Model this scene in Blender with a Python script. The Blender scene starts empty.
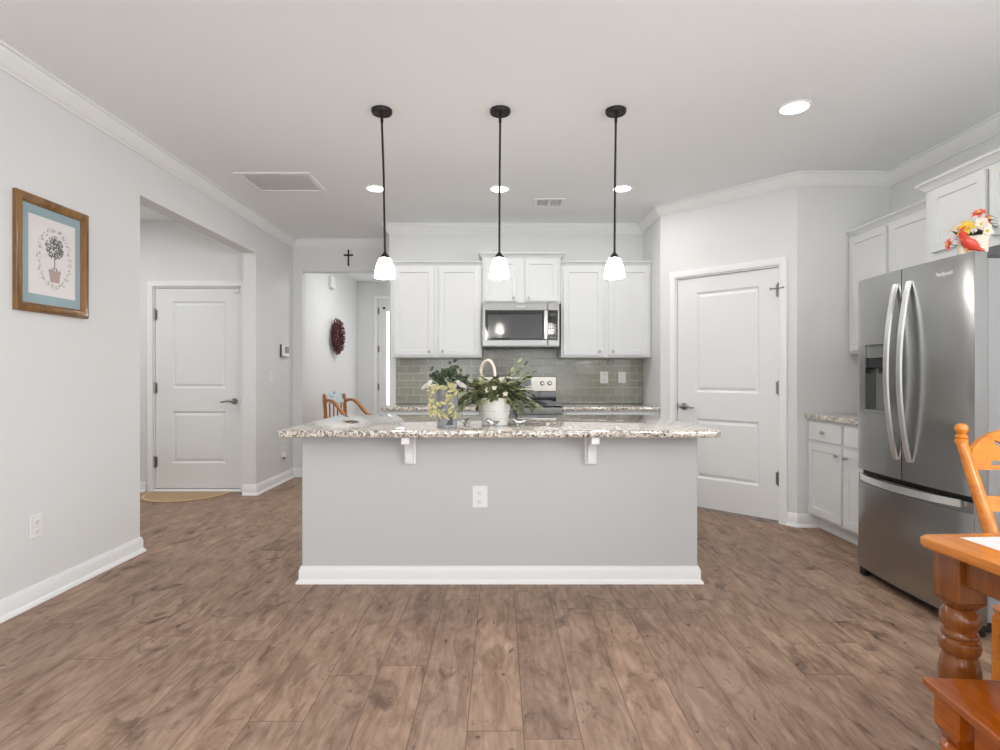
import bpy, bmesh, math, random
from mathutils import Vector, Matrix
random.seed(7)
S = bpy.context.scene
C = S.collection
PI = math.pi
def srgb(r, g, b):
    f = lambda c: (c/255/12.92) if c/255 <= .04045 else ((c/255+.055)/1.055)**2.4
    return (f(r), f(g), f(b), 1)

# ------------------------------------------------------------------ camera, world, light, exposure
H = 1.20
cam_d = bpy.data.cameras.new('camera'); cam = bpy.data.objects.new('camera', cam_d); C.objects.link(cam)
cam_d.sensor_width = 36; cam_d.lens = 20.16; cam_d.clip_start = .02
cam.location = (0, 0, H); cam.rotation_euler = (PI/2, 0, 0)
S.camera = cam
S.view_settings.view_transform = 'Standard'; S.view_settings.look = 'None'
S.view_settings.gamma = 1; S.view_settings.use_curve_mapping = False
S.view_settings.exposure = 0.36
S.cycles.use_denoising = True
S.cycles.max_bounces = 14; S.cycles.diffuse_bounces = 10; S.cycles.glossy_bounces = 5
S.cycles.sample_clamp_indirect = 6
W = bpy.data.worlds.new('world'); S.world = W; W.use_nodes = True
W.node_tree.nodes['Background'].inputs[0].default_value = (.80, .90, 1, 1)
W.node_tree.nodes['Background'].inputs[1].default_value = .7

def area(name, loc, rot, sx, sy, power, col=(1, 1, 1), shape='RECTANGLE', spread=None, parent=None):
    d = bpy.data.lights.new(name, 'AREA'); d.shape = shape; d.size = sx
    if shape in ('RECTANGLE', 'ELLIPSE'): d.size_y = sy
    d.energy = power; d.color = col
    if spread: d.spread = spread
    o = bpy.data.objects.new(name, d); C.objects.link(o); o.location = loc; o.rotation_euler = rot
    if parent: o.parent = parent
    return o
DAY = (.93, .97, 1.0)
WARM = (1.0, .98, .95)
# daylight through the windows of the wall behind the camera (openings are built below)
area('daylight_patio_door', (1.05, -3.30, 1.15), (PI/2, 0, 0), 1.75, 2.1, 30, DAY)
area('daylight_window', (-1.25, -3.30, 1.50), (PI/2, 0, 0), 1.55, 1.5, 28, DAY)
area('side_fill_light', (3.24, -.9, 1.50), (0, PI/2, 0), 1.5, 2.0, 102, DAY)  # added fill through an unseen side opening, brightens the left wall
LAMP_W = 5.0
def point(name, loc, power, col, r):
    d = bpy.data.lights.new(name, 'POINT'); d.energy = power; d.color = col; d.shadow_soft_size = r
    o = bpy.data.objects.new(name, d); C.objects.link(o); o.location = loc
# fill lights added out of frame to lift the ceiling and walls
point('table_fill_light', (1.75, .55, 1.70), 21, WARM, .18)
point('room_fill_light', (-.4, -.9, 2.05), 27, WARM, .14)

# ------------------------------------------------------------------ materials
def newmat(name):
    m = bpy.data.materials.new(name); m.use_nodes = True
    return m, m.node_tree, m.node_tree.nodes['Principled BSDF']
def mat(name, col, rough=.5, metal=0, coat=0, spec=.5, emit=None, estr=0, trans=0, sheen=0):
    m, nt, p = newmat(name)
    p.inputs['Base Color'].default_value = col; p.inputs['Roughness'].default_value = rough
    p.inputs['Metallic'].default_value = metal; p.inputs['Coat Weight'].default_value = coat
    p.inputs['Specular IOR Level'].default_value = spec
    p.inputs['Transmission Weight'].default_value = trans
    if emit: p.inputs['Emission Color'].default_value = emit; p.inputs['Emission Strength'].default_value = estr
    return m
class N:
    """small node-building helper"""
    def __init__(s, nt): s.nt = nt
    def node(s, t, **kw):
        n = s.nt.nodes.new(t)
        for k, v in kw.items(): setattr(n, k, v)
        return n
    def put(s, sock, v):
        if isinstance(v, bpy.types.NodeSocket): s.nt.links.new(v, sock)
        else: sock.default_value = v
    def math(s, op, a, b=0, c=0):
        n = s.node('ShaderNodeMath', operation=op)
        for i, v in enumerate((a, b, c)): s.put(n.inputs[i], v)
        return n.outputs[0]
    def xyz(s, x=0, y=0, z=0):
        n = s.node('ShaderNodeCombineXYZ')
        for i, v in enumerate((x, y, z)): s.put(n.inputs[i], v)
        return n.outputs[0]
    def sep(s, v):
        n = s.node('ShaderNodeSeparateXYZ'); s.put(n.inputs[0], v); return n.outputs
    def obj(s): return s.node('ShaderNodeTexCoord').outputs['Object']
    def noise(s, v, scale, detail=3, rough=.5, dist=0):
        n = s.node('ShaderNodeTexNoise'); s.put(n.inputs['Vector'], v)
        n.inputs['Scale'].default_value = scale; n.inputs['Detail'].default_value = detail
        n.inputs['Roughness'].default_value = rough; n.inputs['Distortion'].default_value = dist
        return n.outputs['Fac']
    def ramp(s, f, stops, interp='LINEAR'):
        n = s.node('ShaderNodeValToRGB'); s.put(n.inputs[0], f); cr = n.color_ramp; cr.interpolation = interp
        while len(cr.elements) < len(stops): cr.elements.new(.5)
        for e, (p, c) in zip(cr.elements, stops): e.position = p; e.color = c
        return n.outputs[0]
    def mix(s, f, a, b, mode='MIX'):
        n = s.node('ShaderNodeMix', data_type='RGBA', blend_type=mode)
        s.put(n.inputs['Factor'], f); s.put(n.inputs[6], a); s.put(n.inputs[7], b)
        return n.outputs[2]
    def bump(s, h, strength, dist=.01):
        n = s.node('ShaderNodeBump'); s.put(n.inputs['Height'], h)
        n.inputs['Strength'].default_value = strength; n.inputs['Distance'].default_value = dist
        return n.outputs[0]
g = lambda v: (v, v, v, 1)

def paint(name, col, rough=.55, bump=.03):
    m, nt, p = newmat(name); n = N(nt)
    p.inputs['Base Color'].default_value = col; p.inputs['Roughness'].default_value = rough
    p.inputs['Specular IOR Level'].default_value = .3
    nt.links.new(n.bump(n.noise(n.obj(), 160, 2), bump, .002), p.inputs['Normal'])
    return m
M = {}
M['wall'] = paint('wall_paint', (.725, .735, .738, 1), .6)
M['ceiling'] = paint('ceiling_paint', (.86, .885, .90, 1), .8)
M['trim'] = paint('trim_paint', (.83, .84, .845, 1), .35, .01)
M['cab'] = paint('cabinet_paint', (.67, .685, .69, 1), .35, .01)
M['door'] = paint('door_paint', (.77, .785, .79, 1), .4, .01)
M['white'] = mat('white_plastic', (.80, .80, .79, 1), .35)
M['island'] = paint('island_paint', (.545, .555, .562, 1), .6)
M['slot'] = mat('socket_slot', (.03, .03, .03, 1), .5)
M['steel'] = mat('brushed_steel', (.27, .268, .262, 1), .34, 1)
M['hinge'] = mat('hinge_steel', (.30, .29, .28, 1), .35, 1)
M['nickel'] = mat('satin_nickel', (.40, .39, .37, 1), .28, 1)
M['faucet'] = mat('champagne_metal', (.72, .62, .54, 1), .3, .6)
M['bronze'] = mat('dark_bronze', (.018, .016, .015, 1), .4, .3)
M['black'] = mat('black_plastic', (.012, .012, .013, 1), .35)
M['blackglass'] = mat('black_glass', (.010, .010, .011, 1), .06, 0, .35)
M['darkgrey'] = mat('dark_grey_plastic', (.06, .06, .065, 1), .45)
M['lens'] = mat('lamp_lens', g(.9), .4, emit=(1, .97, .92, 1), estr=9)
M['shade'] = mat('lit_opal_glass', g(.85), .25, emit=(1, .94, .86, 1), estr=15)
M['mat_rug'] = None
M['red'] = mat('red_ceramic', srgb(214, 62, 42), .2, 0, .4)
M['cream'] = mat('cream_ceramic', srgb(222, 215, 195), .25, 0, .3)
M['coral'] = mat('coral_petal', srgb(234, 120, 100), .6)
M['ypetal'] = mat('yellow_petal', srgb(232, 196, 70), .6)
M['wpetal'] = mat('white_petal', srgb(232, 222, 208), .6)
M['orange'] = mat('orange_beak', srgb(230, 150, 40), .4)
M['pot'] = mat('white_pot', srgb(222, 222, 216), .35)
M['paper'] = mat('print_paper', srgb(236, 232, 231), .6)
M['bluemat'] = mat('blue_mount', srgb(150, 176, 184), .7)
M['ink'] = mat('grey_ink', srgb(116, 116, 110), .8)
M['inkpale'] = mat('pale_ink', srgb(176, 172, 165), .8)
M['terra'] = mat('terracotta_ink', srgb(186, 160, 152), .8)
M['niche'] = mat('dispenser_grey', (.16, .165, .17, 1), .35)
M['cyanlcd'] = mat('grey_screen', srgb(120, 122, 122), .2)
M['twig'] = mat('twig', srgb(60, 40, 34), .8)
M['berry'] = mat('burgundy_berry', srgb(112, 40, 50), .4)
M['daypane'] = mat('daylit_glass', g(.9), .3, emit=(1, 1, 1, 1), estr=1.3)

def leafmat(name, c1, c2, scale=25, rough=.4):
    m, nt, p = newmat(name); n = N(nt)
    nt.links.new(n.ramp(n.noise(n.obj(), scale, 3), [(.35, c1), (.65, c2)]), p.inputs['Base Color'])
    p.inputs['Roughness'].default_value = rough
    return m
M['cactus'] = leafmat('cactus_green', srgb(66, 76, 48), srgb(134, 140, 98))
M['darkleaf'] = leafmat('dark_leaf', srgb(38, 50, 34), srgb(70, 84, 52))
M['yleaf'] = leafmat('variegated_leaf', srgb(140, 140, 82), srgb(212, 203, 150), 60)
M['paleleaf'] = leafmat('pale_leaf', srgb(186, 178, 168), srgb(214, 206, 196), 40)
M['galv'] = leafmat('galvanised_grey', srgb(128, 130, 134), srgb(158, 160, 163), 30, .4)
M['berries'] = leafmat('wreath_berries', srgb(52, 24, 30), srgb(118, 60, 64), 60, .45)

def glassmat(name, fac, col=(1, 1, 1, 1)):
    m = bpy.data.materials.new(name); m.use_nodes = True; nt = m.node_tree; nt.nodes.clear()
    o = nt.nodes.new('ShaderNodeOutputMaterial'); mx = nt.nodes.new('ShaderNodeMixShader')
    t = nt.nodes.new('ShaderNodeBsdfTransparent'); gl = nt.nodes.new('ShaderNodeBsdfGlossy')
    gl.inputs['Roughness'].default_value = .03; t.inputs[0].default_value = col; mx.inputs[0].default_value = fac
    nt.links.new(t.outputs[0], mx.inputs[1]); nt.links.new(gl.outputs[0], mx.inputs[2]); nt.links.new(mx.outputs[0], o.inputs[0])
    return m
M['pane'] = glassmat('picture_glass', .06)
M['crystal'] = glassmat('clear_crystal', .45, (.85, .83, .82, 1))

def make_floor():
    m, nt, p = newmat('laminate_planks'); n = N(nt)
    x, y, z = n.sep(n.obj())
    PW, PL = .19, 1.25
    u = n.math('DIVIDE', n.math('ADD', x, .111 + 19), PW)
    row = n.math('FLOOR', u); fu = n.math('FRACT', u)
    wn = n.node('ShaderNodeTexWhiteNoise', noise_dimensions='1D'); n.put(wn.inputs['W'], row)
    v = n.math('ADD', n.math('DIVIDE', n.math('ADD', y, 20), PL), n.math('MULTIPLY', wn.outputs['Value'], 7.3))
    colm = n.math('FLOOR', v); fv = n.math('FRACT', v)
    wn2 = n.node('ShaderNodeTexWhiteNoise', noise_dimensions='2D'); n.put(wn2.inputs['Vector'], n.xyz(row, colm, 0))
    rnd = wn2.outputs['Value']
    sh = n.math('MULTIPLY', rnd, 37)
    co = n.xyz(n.math('ADD', x, sh), n.math('ADD', n.math('MULTIPLY', y, .28), sh), 0)
    co2 = n.xyz(n.math('ADD', x, sh), n.math('ADD', n.math('MULTIPLY', y, .38), sh), 3)
    co3 = n.xyz(n.math('ADD', x, sh), n.math('ADD', n.math('MULTIPLY', y, .07), sh), 7)
    broad = n.noise(co2, 8, 4, .6, 1.4)
    grain = n.noise(co3, 130, 4, .6)
    mid = n.noise(co, 15, 5, .62, 1.2)
    base = n.ramp(broad, [(.32, srgb(112, 88, 71)), (.47, srgb(148, 122, 104)), (.66, srgb(174, 149, 130))])
    base = n.mix(.55, base, n.ramp(mid, [(.33, srgb(104, 80, 64)), (.50, srgb(150, 124, 106)), (.70, srgb(184, 159, 140))]))
    base = n.mix(n.math('MULTIPLY', n.ramp(grain, [(.35, g(1)), (.6, g(0))]), .13), base, srgb(98, 78, 66))
    wv = n.node('ShaderNodeTexWave', wave_type='BANDS', bands_direction='X'); n.put(wv.inputs['Vector'], n.xyz(n.math('ADD', x, sh), n.math('ADD', n.math('MULTIPLY', y, .22), sh), 0))
    for k_, v_ in (('Scale', 9), ('Distortion', 9), ('Detail', 2), ('Detail Scale', 1.3)): wv.inputs[k_].default_value = v_
    base = n.mix(n.math('MULTIPLY', n.ramp(wv.outputs['Fac'], [(.0, g(1)), (.5, g(0))]), .13), base, srgb(98, 76, 64))
    # knots and dark smudges
    kn = n.noise(n.xyz(n.math('ADD', x, sh), n.math('MULTIPLY', n.math('ADD', y, sh), .50), 11), 6.5, 5, .65, .9)
    base = n.mix(n.math('MULTIPLY', n.ramp(kn, [(.57, g(0)), (.72, g(1))]), .85), base, srgb(70, 52, 43))
    k2 = n.noise(n.xyz(n.math('ADD', x, sh), n.math('MULTIPLY', n.math('ADD', y, sh), .6), 23), 17, 3, .6, .5)
    base = n.mix(n.math('MULTIPLY', n.ramp(k2, [(.66, g(0)), (.74, g(1))]), .8), base, srgb(62, 44, 36))
    tint = n.ramp(rnd, [(0, (.94, .935, .94, 1)), (.5, (1, .99, .975, 1)), (1, (1.08, 1.06, 1.03, 1))])
    base = n.mix(1, base, tint, 'MULTIPLY')
    eu = n.math('MINIMUM', fu, n.math('SUBTRACT', 1, fu)); ev = n.math('MINIMUM', fv, n.math('SUBTRACT', 1, fv))
    seam = n.math('MAXIMUM', n.math('LESS_THAN', eu, .009), n.math('LESS_THAN', ev, .0015))
    base = n.mix(n.math('MULTIPLY', seam, .6), base, srgb(70, 52, 44))
    nt.links.new(base, p.inputs['Base Color'])
    nt.links.new(n.ramp(mid, [(.2, g(.42)), (.8, g(.56))]), p.inputs['Roughness'])
    p.inputs['Specular IOR Level'].default_value = .35
    nt.links.new(n.bump(n.math('SUBTRACT', grain, n.math('MULTIPLY', seam, 2)), .12, .002), p.inputs['Normal'])
    return m
M['floor'] = make_floor()

def make_granite():
    m, nt, p = newmat('speckled_granite'); n = N(nt)
    o = n.obj()
    w = n.node('ShaderNodeVectorMath', operation='ADD'); n.put(w.inputs[0], o)
    nn = n.node('ShaderNodeTexNoise'); n.put(nn.inputs['Vector'], o); nn.inputs['Scale'].default_value = 60
    sc = n.node('ShaderNodeVectorMath', operation='SCALE'); n.put(sc.inputs[0], nn.outputs['Color']); sc.inputs['Scale'].default_value = .012
    n.put(w.inputs[1], sc.outputs[0])
    def vor(scale):
        v = n.node('ShaderNodeTexVoronoi'); n.put(v.inputs['Vector'], w.outputs[0]); v.inputs['Scale'].default_value = scale
        return n.sep(v.outputs['Color'])[0]
    a = n.ramp(vor(95), [(0, srgb(38, 38, 40)), (.25, srgb(118, 116, 114)), (.38, srgb(210, 198, 182)), (.62, srgb(230, 222, 212)), (.90, srgb(176, 152, 132))], 'CONSTANT')
    b = n.ramp(vor(190), [(0, srgb(46, 46, 48)), (.27, srgb(150, 147, 143)), (.42, srgb(228, 220, 208))], 'CONSTANT')
    nt.links.new(n.mix(.4, a, b), p.inputs['Base Color'])
    p.inputs['Roughness'].default_value = .08; p.inputs['Coat Weight'].default_value = 1; p.inputs['Coat Roughness'].default_value = .02; p.inputs['Coat IOR'].default_value = 1.7
    return m
M['granite'] = make_granite()

def make_tile():
    m, nt, p = newmat('subway_tile'); n = N(nt)
    x, y, z = n.sep(n.obj())
    br = n.node('ShaderNodeTexBrick'); n.put(br.inputs['Vector'], n.xyz(x, z, 0))
    br.inputs['Scale'].default_value = 1; br.inputs['Brick Width'].default_value = .152; br.inputs['Row Height'].default_value = .0762
    br.inputs['Mortar Size'].default_value = .0022; br.inputs['Mortar Smooth'].default_value = .3
    br.inputs['Color1'].default_value = srgb(140, 139, 126); br.inputs['Color2'].default_value = srgb(156, 155, 142)
    br.inputs['Mortar'].default_value = srgb(206, 203, 192)
    nt.links.new(br.outputs['Color'], p.inputs['Base Color'])
    nt.links.new(n.ramp(br.outputs['Fac'], [(0, g(.06)), (1, g(.6))]), p.inputs['Roughness'])
    h = n.math('SUBTRACT', n.math('MULTIPLY', n.noise(n.xyz(x, z, 0), 50, 2), .6), n.math('MULTIPLY', br.outputs['Fac'], .8))
    nt.links.new(n.bump(h, .4, .004), p.inputs['Normal'])
    return m
M['tile'] = make_tile()

def make_wood(name, c1, c2, rough=.18, axis='y', scale=14):
    m, nt, p = newmat(name); n = N(nt)
    x, y, z = n.sep(n.obj())
    k = {'x': (.08, 1, 1), 'y': (1, .08, 1), 'z': (1, 1, .08)}[axis]
    co = n.xyz(n.math('MULTIPLY', x, k[0]), n.math('MULTIPLY', y, k[1]), n.math('MULTIPLY', z, k[2]))
    f = n.math('ADD', n.math('MULTIPLY', n.noise(co, scale, 4, .6, .5), .65), n.math('MULTIPLY', n.noise(co, scale*9, 3), .35))
    nt.links.new(n.ramp(f, [(.34, c1), (.64, c2)]), p.inputs['Base Color'])
    p.inputs['Roughness'].default_value = rough; p.inputs['Coat Weight'].default_value = .2; p.inputs['Coat Roughness'].default_value = .1
    return m
M['oak'] = make_wood('honey_oak', srgb(188, 104, 24), srgb(218, 138, 46))
M['oakdark'] = make_wood('dark_oak', srgb(100, 54, 22), srgb(138, 80, 36), axis='z')
M['benchwood'] = make_wood('amber_bench_wood', srgb(142, 66, 6), srgb(178, 92, 12))
M['hallwood'] = make_wood('hall_chair_oak', srgb(160, 98, 40), srgb(190, 122, 56), .35, 'z')
M['framewood'] = make_wood('gilt_brown_frame', srgb(88, 54, 30), srgb(150, 108, 56), .3, 'z', 20)

def make_steel(name, base, rough):
    m, nt, p = newmat(name); n = N(nt)
    x, y, z = n.sep(n.obj())
    f = n.noise(n.xyz(n.math('MULTIPLY', x, 2), n.math('MULTIPLY', y, 2), n.math('MULTIPLY', z, 300)), 1.5, 2)
    p.inputs['Base Color'].default_value = base; p.inputs['Metallic'].default_value = 1
    nt.links.new(n.ramp(f, [(.3, g(rough*.97)), (.7, g(rough*1.03))]), p.inputs['Roughness'])
    p.inputs['Anisotropic'].default_value = .5
    return m
M['fridge'] = make_steel('slate_steel', (.42, .42, .415, 1), .23)
M['fridgeside'] = mat('grey_fridge_side', (.36, .37, .38, 1), .4, .3)
M['guard'] = mat('pale_backguard_steel', (.50, .465, .42, 1), .35, .9)
M['barsteel'] = mat('satin_handle_steel', (.80, .80, .79, 1), .28, .9)

def make_mat():
    m, nt, p = newmat('tan_coir'); n = N(nt)
    nt.links.new(n.ramp(n.noise(n.obj(), 220, 2), [(.3, srgb(166, 136, 104)), (.7, srgb(192, 164, 132))]), p.inputs['Base Color'])
    p.inputs['Roughness'].default_value = .95
    return m
M['mat_rug'] = make_mat()
def make_whitetile():
    m, nt, p = newmat('white_table_tile'); n = N(nt)
    x, y, z = n.sep(n.obj())
    br = n.node('ShaderNodeTexBrick'); br.offset = 0; n.put(br.inputs['Vector'], n.xyz(x, y, 0))
    br.inputs['Scale'].default_value = 1; br.inputs['Brick Width'].default_value = .152; br.inputs['Row Height'].default_value = .152
    br.inputs['Mortar Size'].default_value = .002
    br.inputs['Color1'].default_value = srgb(226, 228, 234); br.inputs['Color2'].default_value = srgb(230, 231, 236); br.inputs['Mortar'].default_value = srgb(205, 207, 214)
    nt.links.new(br.outputs['Color'], p.inputs['Base Color']); p.inputs['Roughness'].default_value = .15
    return m
M['wtile'] = make_whitetile()
def make_print():
    m, nt, p = newmat('blue_floral_fabric'); n = N(nt)
    v = n.node('ShaderNodeTexVoronoi'); n.put(v.inputs['Vector'], n.obj()); v.inputs['Scale'].default_value = 16
    nt.links.new(n.ramp(v.outputs['Distance'], [(.2, srgb(96, 86, 130)), (.3, srgb(206, 226, 238)), (.6, srgb(224, 236, 243))]), p.inputs['Base Color'])
    p.inputs['Roughness'].default_value = .8
    return m
M['floral'] = make_print()

# ------------------------------------------------------------------ mesh helpers
def box(bm, x0, x1, y0, y1, z0, z1, bev=0, seg=1):
    if x0 > x1: x0, x1 = x1, x0
    if y0 > y1: y0, y1 = y1, y0
    if z0 > z1: z0, z1 = z1, z0
    v = [bm.verts.new(p) for p in ((x0,y0,z0),(x1,y0,z0),(x1,y1,z0),(x0,y1,z0),(x0,y0,z1),(x1,y0,z1),(x1,y1,z1),(x0,y1,z1))]
    fs = [bm.faces.new([v[i] for i in q]) for q in ((0,3,2,1),(4,5,6,7),(0,1,5,4),(1,2,6,5),(2,3,7,6),(3,0,4,7))]
    if bev:
        es = list({e for f in fs for e in f.edges})
        bmesh.ops.bevel(bm, geom=es, offset=bev, segments=seg, affect='EDGES', profile=.5)
def lathe(bm, prof, n=24, c=(0,0,0), axis='z'):
    rings = []
    for r, z in prof:
        ring = []
        for i in range(n):
            a = 2*PI*i/n; p = (r*math.cos(a), r*math.sin(a), z)
            if axis == 'y': p = (p[0], p[2], p[1])
            if axis == 'x': p = (p[2], p[0], p[1])
            ring.append(bm.verts.new((c[0]+p[0], c[1]+p[1], c[2]+p[2])))
        rings.append(ring)
    for a, b in zip(rings, rings[1:]):
        for i in range(n): bm.faces.new((a[i], a[(i+1)%n], b[(i+1)%n], b[i]))
    bm.faces.new(rings[0]); bm.faces.new(rings[-1])
def tube(bm, pts, r, n=10, flat=None, up=None):
    """round (or flat=(w,h) rectangular) bar along pts; r may be a list"""
    pts = [Vector(p) for p in pts]; rings = []
    ref = Vector(up) if up else None
    prev = None
    for i, p in enumerate(pts):
        d = (pts[min(i+1, len(pts)-1)] - pts[max(i-1, 0)]).normalized()
        if ref is not None: a = ref
        elif prev is None: a = Vector((0,0,1)) if abs(d.z) < .9 else Vector((1,0,0))
        else: a = prev
        s = d.cross(a)
        if s.length < 1e-5: s = d.cross(Vector((1, .3, .2)))
        s.normalize(); t = s.cross(d).normalized(); prev = t
        rr = r[i] if isinstance(r, (list, tuple)) else r
        if flat:
            w, h = flat
            ring = [bm.verts.new(p + s*x*w/2*rr + t*y*h/2*rr) for x, y in ((-1,-1),(1,-1),(1,1),(-1,1))]
        else:
            ring = [bm.verts.new(p + (s*math.cos(2*PI*k/n) + t*math.sin(2*PI*k/n))*rr) for k in range(n)]
        rings.append(ring)
    m = len(rings[0])
    for a, b in zip(rings, rings[1:]):
        for k in range(m): bm.faces.new((a[k], a[(k+1)%m], b[(k+1)%m], b[k]))
    bm.faces.new(rings[0]); bm.faces.new(rings[-1])
def prism(bm, pts, f0, f1):
    """polygon pts [(a,b)] joined between two mapping functions to 3-D"""
    a = [bm.verts.new(f0(*p)) for p in pts]; b = [bm.verts.new(f1(*p)) for p in pts]
    n = len(pts)
    bm.faces.new(a); bm.faces.new(b)
    for i in range(n): bm.faces.new((a[i], a[(i+1)%n], b[(i+1)%n], b[i]))
def sweep(bm, path, prof, fmap=lambda a, b, h: (a, b, h), closed=False):
    """profile [(d,h)] mitred along a 2-D path; d goes to the left of the travel direction"""
    n = len(path); rings = []
    P = [Vector(p) for p in path]
    for i in range(n):
        d0 = (P[i]-P[i-1]).normalized() if (i > 0 or closed) else None
        d1 = (P[(i+1)%n]-P[i]).normalized() if (i < n-1 or closed) else None
        if d0 is None: d0 = d1
        if d1 is None: d1 = d0
        n0 = Vector((-d0.y, d0.x)); n1 = Vector((-d1.y, d1.x))
        b = (n0+n1); b /= b.length; k = 1/max(.2, b.dot(n0))
        rings.append([bm.verts.new(fmap(*(P[i]+b*k*d), h)) for d, h in prof])
    m = len(prof)
    pairs = list(zip(rings, rings[1:])) + ([(rings[-1], rings[0])] if closed else [])
    for a, b in pairs:
        for k in range(m): bm.faces.new((a[k], a[(k+1)%m], b[(k+1)%m], b[k]))
    if not closed: bm.faces.new(rings[0]); bm.faces.new(rings[-1])
def panelled(bm, x0, x1, z0, z1, y, T, panels, steps):
    """slab with its front at y (facing -y), T thick, with moulded panels stacked in z; steps = [(inset, depth)]"""
    panels = sorted(panels, key=lambda t: t[2]); px0, px1 = panels[0][0], panels[0][1]
    xs = [x0, px0, px1, x1]; zs = [z0]
    for p in panels: zs += [p[2], p[3]]
    zs.append(z1)
    f = [[bm.verts.new((x, y, z)) for x in xs] for z in zs]
    b = [[bm.verts.new((x, y+T, z)) for x in xs] for z in zs]
    nz = len(zs)
    for j in range(nz-1):
        for i in range(3):
            bm.faces.new((b[j][i], b[j+1][i], b[j+1][i+1], b[j][i+1]))
            q = [f[j][i], f[j][i+1], f[j+1][i+1], f[j+1][i]]
            if i == 1 and j % 2 == 1:
                _, _, c, d = panels[j//2]; prev = q
                for ins, dep in steps:
                    cur = [bm.verts.new(p) for p in ((px0+ins,y+dep,c+ins),(px1-ins,y+dep,c+ins),(px1-ins,y+dep,d-ins),(px0+ins,y+dep,d-ins))]
                    for k in range(4): bm.faces.new((prev[k], prev[(k+1)%4], cur[(k+1)%4], cur[k]))
                    prev = cur
                bm.faces.new(prev)
            else: bm.faces.new(q)
        bm.faces.new((f[j][0], f[j+1][0], b[j+1][0], b[j][0])); bm.faces.new((f[j][3], b[j][3], b[j+1][3], f[j+1][3]))
    for i in range(3):
        bm.faces.new((f[0][i], b[0][i], b[0][i+1], f[0][i+1])); bm.faces.new((f[-1][i], f[-1][i+1], b[-1][i+1], b[-1][i]))
def petal(bm, base, d, up, L, Wd, bend=.3, seg=4, thick=0):
    """a bent leaf blade from base along d"""
    base = Vector(base); d = Vector(d).normalized(); up = Vector(up)
    s = d.cross(up)
    if s.length < 1e-4: s = d.cross(Vector((1, 0, .1)))
    s.normalize(); u = s.cross(d).normalized()
    rows = []
    for i in range(seg+1):
        t = i/seg; w = Wd/2*math.sin(PI*min(1, .12+.88*t))**.75 if t < 1 else Wd*.04
        c = base + d*L*t - u*L*bend*t*t
        rows.append((bm.verts.new(c - s*w + u*w*.25), bm.verts.new(c), bm.verts.new(c + s*w + u*w*.25)))
    for a, b in zip(rows, rows[1:]):
        bm.faces.new((a[0], a[1], b[1], b[0])); bm.faces.new((a[1], a[2], b[2], b[1]))

def mk(name, bm, m, parent=None, loc=(0,0,0), rot=0, angle=35, fix=True):
    if fix: bmesh.ops.recalc_face_normals(bm, faces=bm.faces)
    me = bpy.data.meshes.new(name); bm.to_mesh(me); bm.free()
    me.polygons.foreach_set('use_smooth', [True]*len(me.polygons)); me.set_sharp_from_angle(angle=math.radians(angle))
    me.materials.append(M[m] if isinstance(m, str) else m)
    o = bpy.data.objects.new(name, me); C.objects.link(o); o.location = loc; o.rotation_euler = (0, 0, rot)
    if parent: o.parent = parent
    return o
def B(): return bmesh.new()
def tag(o, label, cat, group=None, kind=None):
    o['label'] = label; o['category'] = cat
    if group: o['group'] = group
    if kind: o['kind'] = kind
    return o
def empty(name, loc=(0,0,0), rot=0):
    o = bpy.data.objects.new(name, None); C.objects.link(o); o.location = loc; o.rotation_euler = (0, 0, rot); o.empty_display_size = .1
    return o
def thing(name, label, cat, loc=(0,0,0), rot=0, group=None):
    return tag(empty(name, loc, rot), label, cat, group)
def struct(name, bm, m, loc=(0,0,0), rot=0, parent=None):
    o = mk(name, bm, m, parent, loc, rot)
    if not parent: o['kind'] = 'structure'
    return o
def boxes(*bs):
    bm = B()
    for b in bs: box(bm, *b)
    return bm
def copy_thing(o, loc=None, rot=None, label=None):
    c = o.copy(); C.objects.link(c)
    if loc: c.location = loc
    if rot is not None: c.rotation_euler = (0, 0, rot)
    if label: c['label'] = label
    for ch in list(o.children):
        d = ch.copy(); C.objects.link(d); d.parent = c
        for gch in list(ch.children):
            e = gch.copy(); C.objects.link(e); e.parent = d
    return c
def text_mesh(name, s, size, parent, m, fmat, depth=.0008):
    cu = bpy.data.curves.new(name, 'FONT'); cu.body = s; cu.size = size; cu.extrude = depth; cu.align_x = 'CENTER'; cu.align_y = 'CENTER'
    t = bpy.data.objects.new(name+'_source', cu); C.objects.link(t)
    me = bpy.data.meshes.new_from_object(t.evaluated_get(bpy.context.evaluated_depsgraph_get()))
    bpy.data.objects.remove(t); bpy.data.curves.remove(cu)
    me.name = name; me.transform(fmat); me.materials.clear(); me.materials.append(M[m])
    o = bpy.data.objects.new(name, me); C.objects.link(o); o.parent = parent
    return o

# ------------------------------------------------------------------ room shell
CZ = 2.79          # ceiling
XL, XR = -2.44, 3.09
YR = -3.2          # wall behind the camera
YK = 5.92          # kitchen back wall
YH = 6.60          # wall with the hall opening
YF = 9.57          # front-door wall
YA = 5.75          # alcove door wall
OP = 2.42          # opening head height
struct('floor', boxes((-4.9, 3.4, YR-.3, 10, -.1, 0)), 'floor')
struct('ceiling', boxes((-4.9, 3.4, YR-.3, 10, CZ, CZ+.1)), 'ceiling')
struct('wall_left', boxes((XL-.13, XL, YR, 3.795, 0, CZ), (XL-.13, XL, 3.795, 5.60, OP, CZ), (XL-.13, XL, 5.60, YF, 0, CZ)), 'wall')
struct('wall_right', boxes((XR, XR+.12, YR, -1.9, 0, CZ), (XR, XR+.12, .1, 4.43, 0, CZ), (XR, XR+.12, -1.9, .1, 0, .75), (XR, XR+.12, -1.9, .1, 2.25, CZ)), 'wall')
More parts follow.
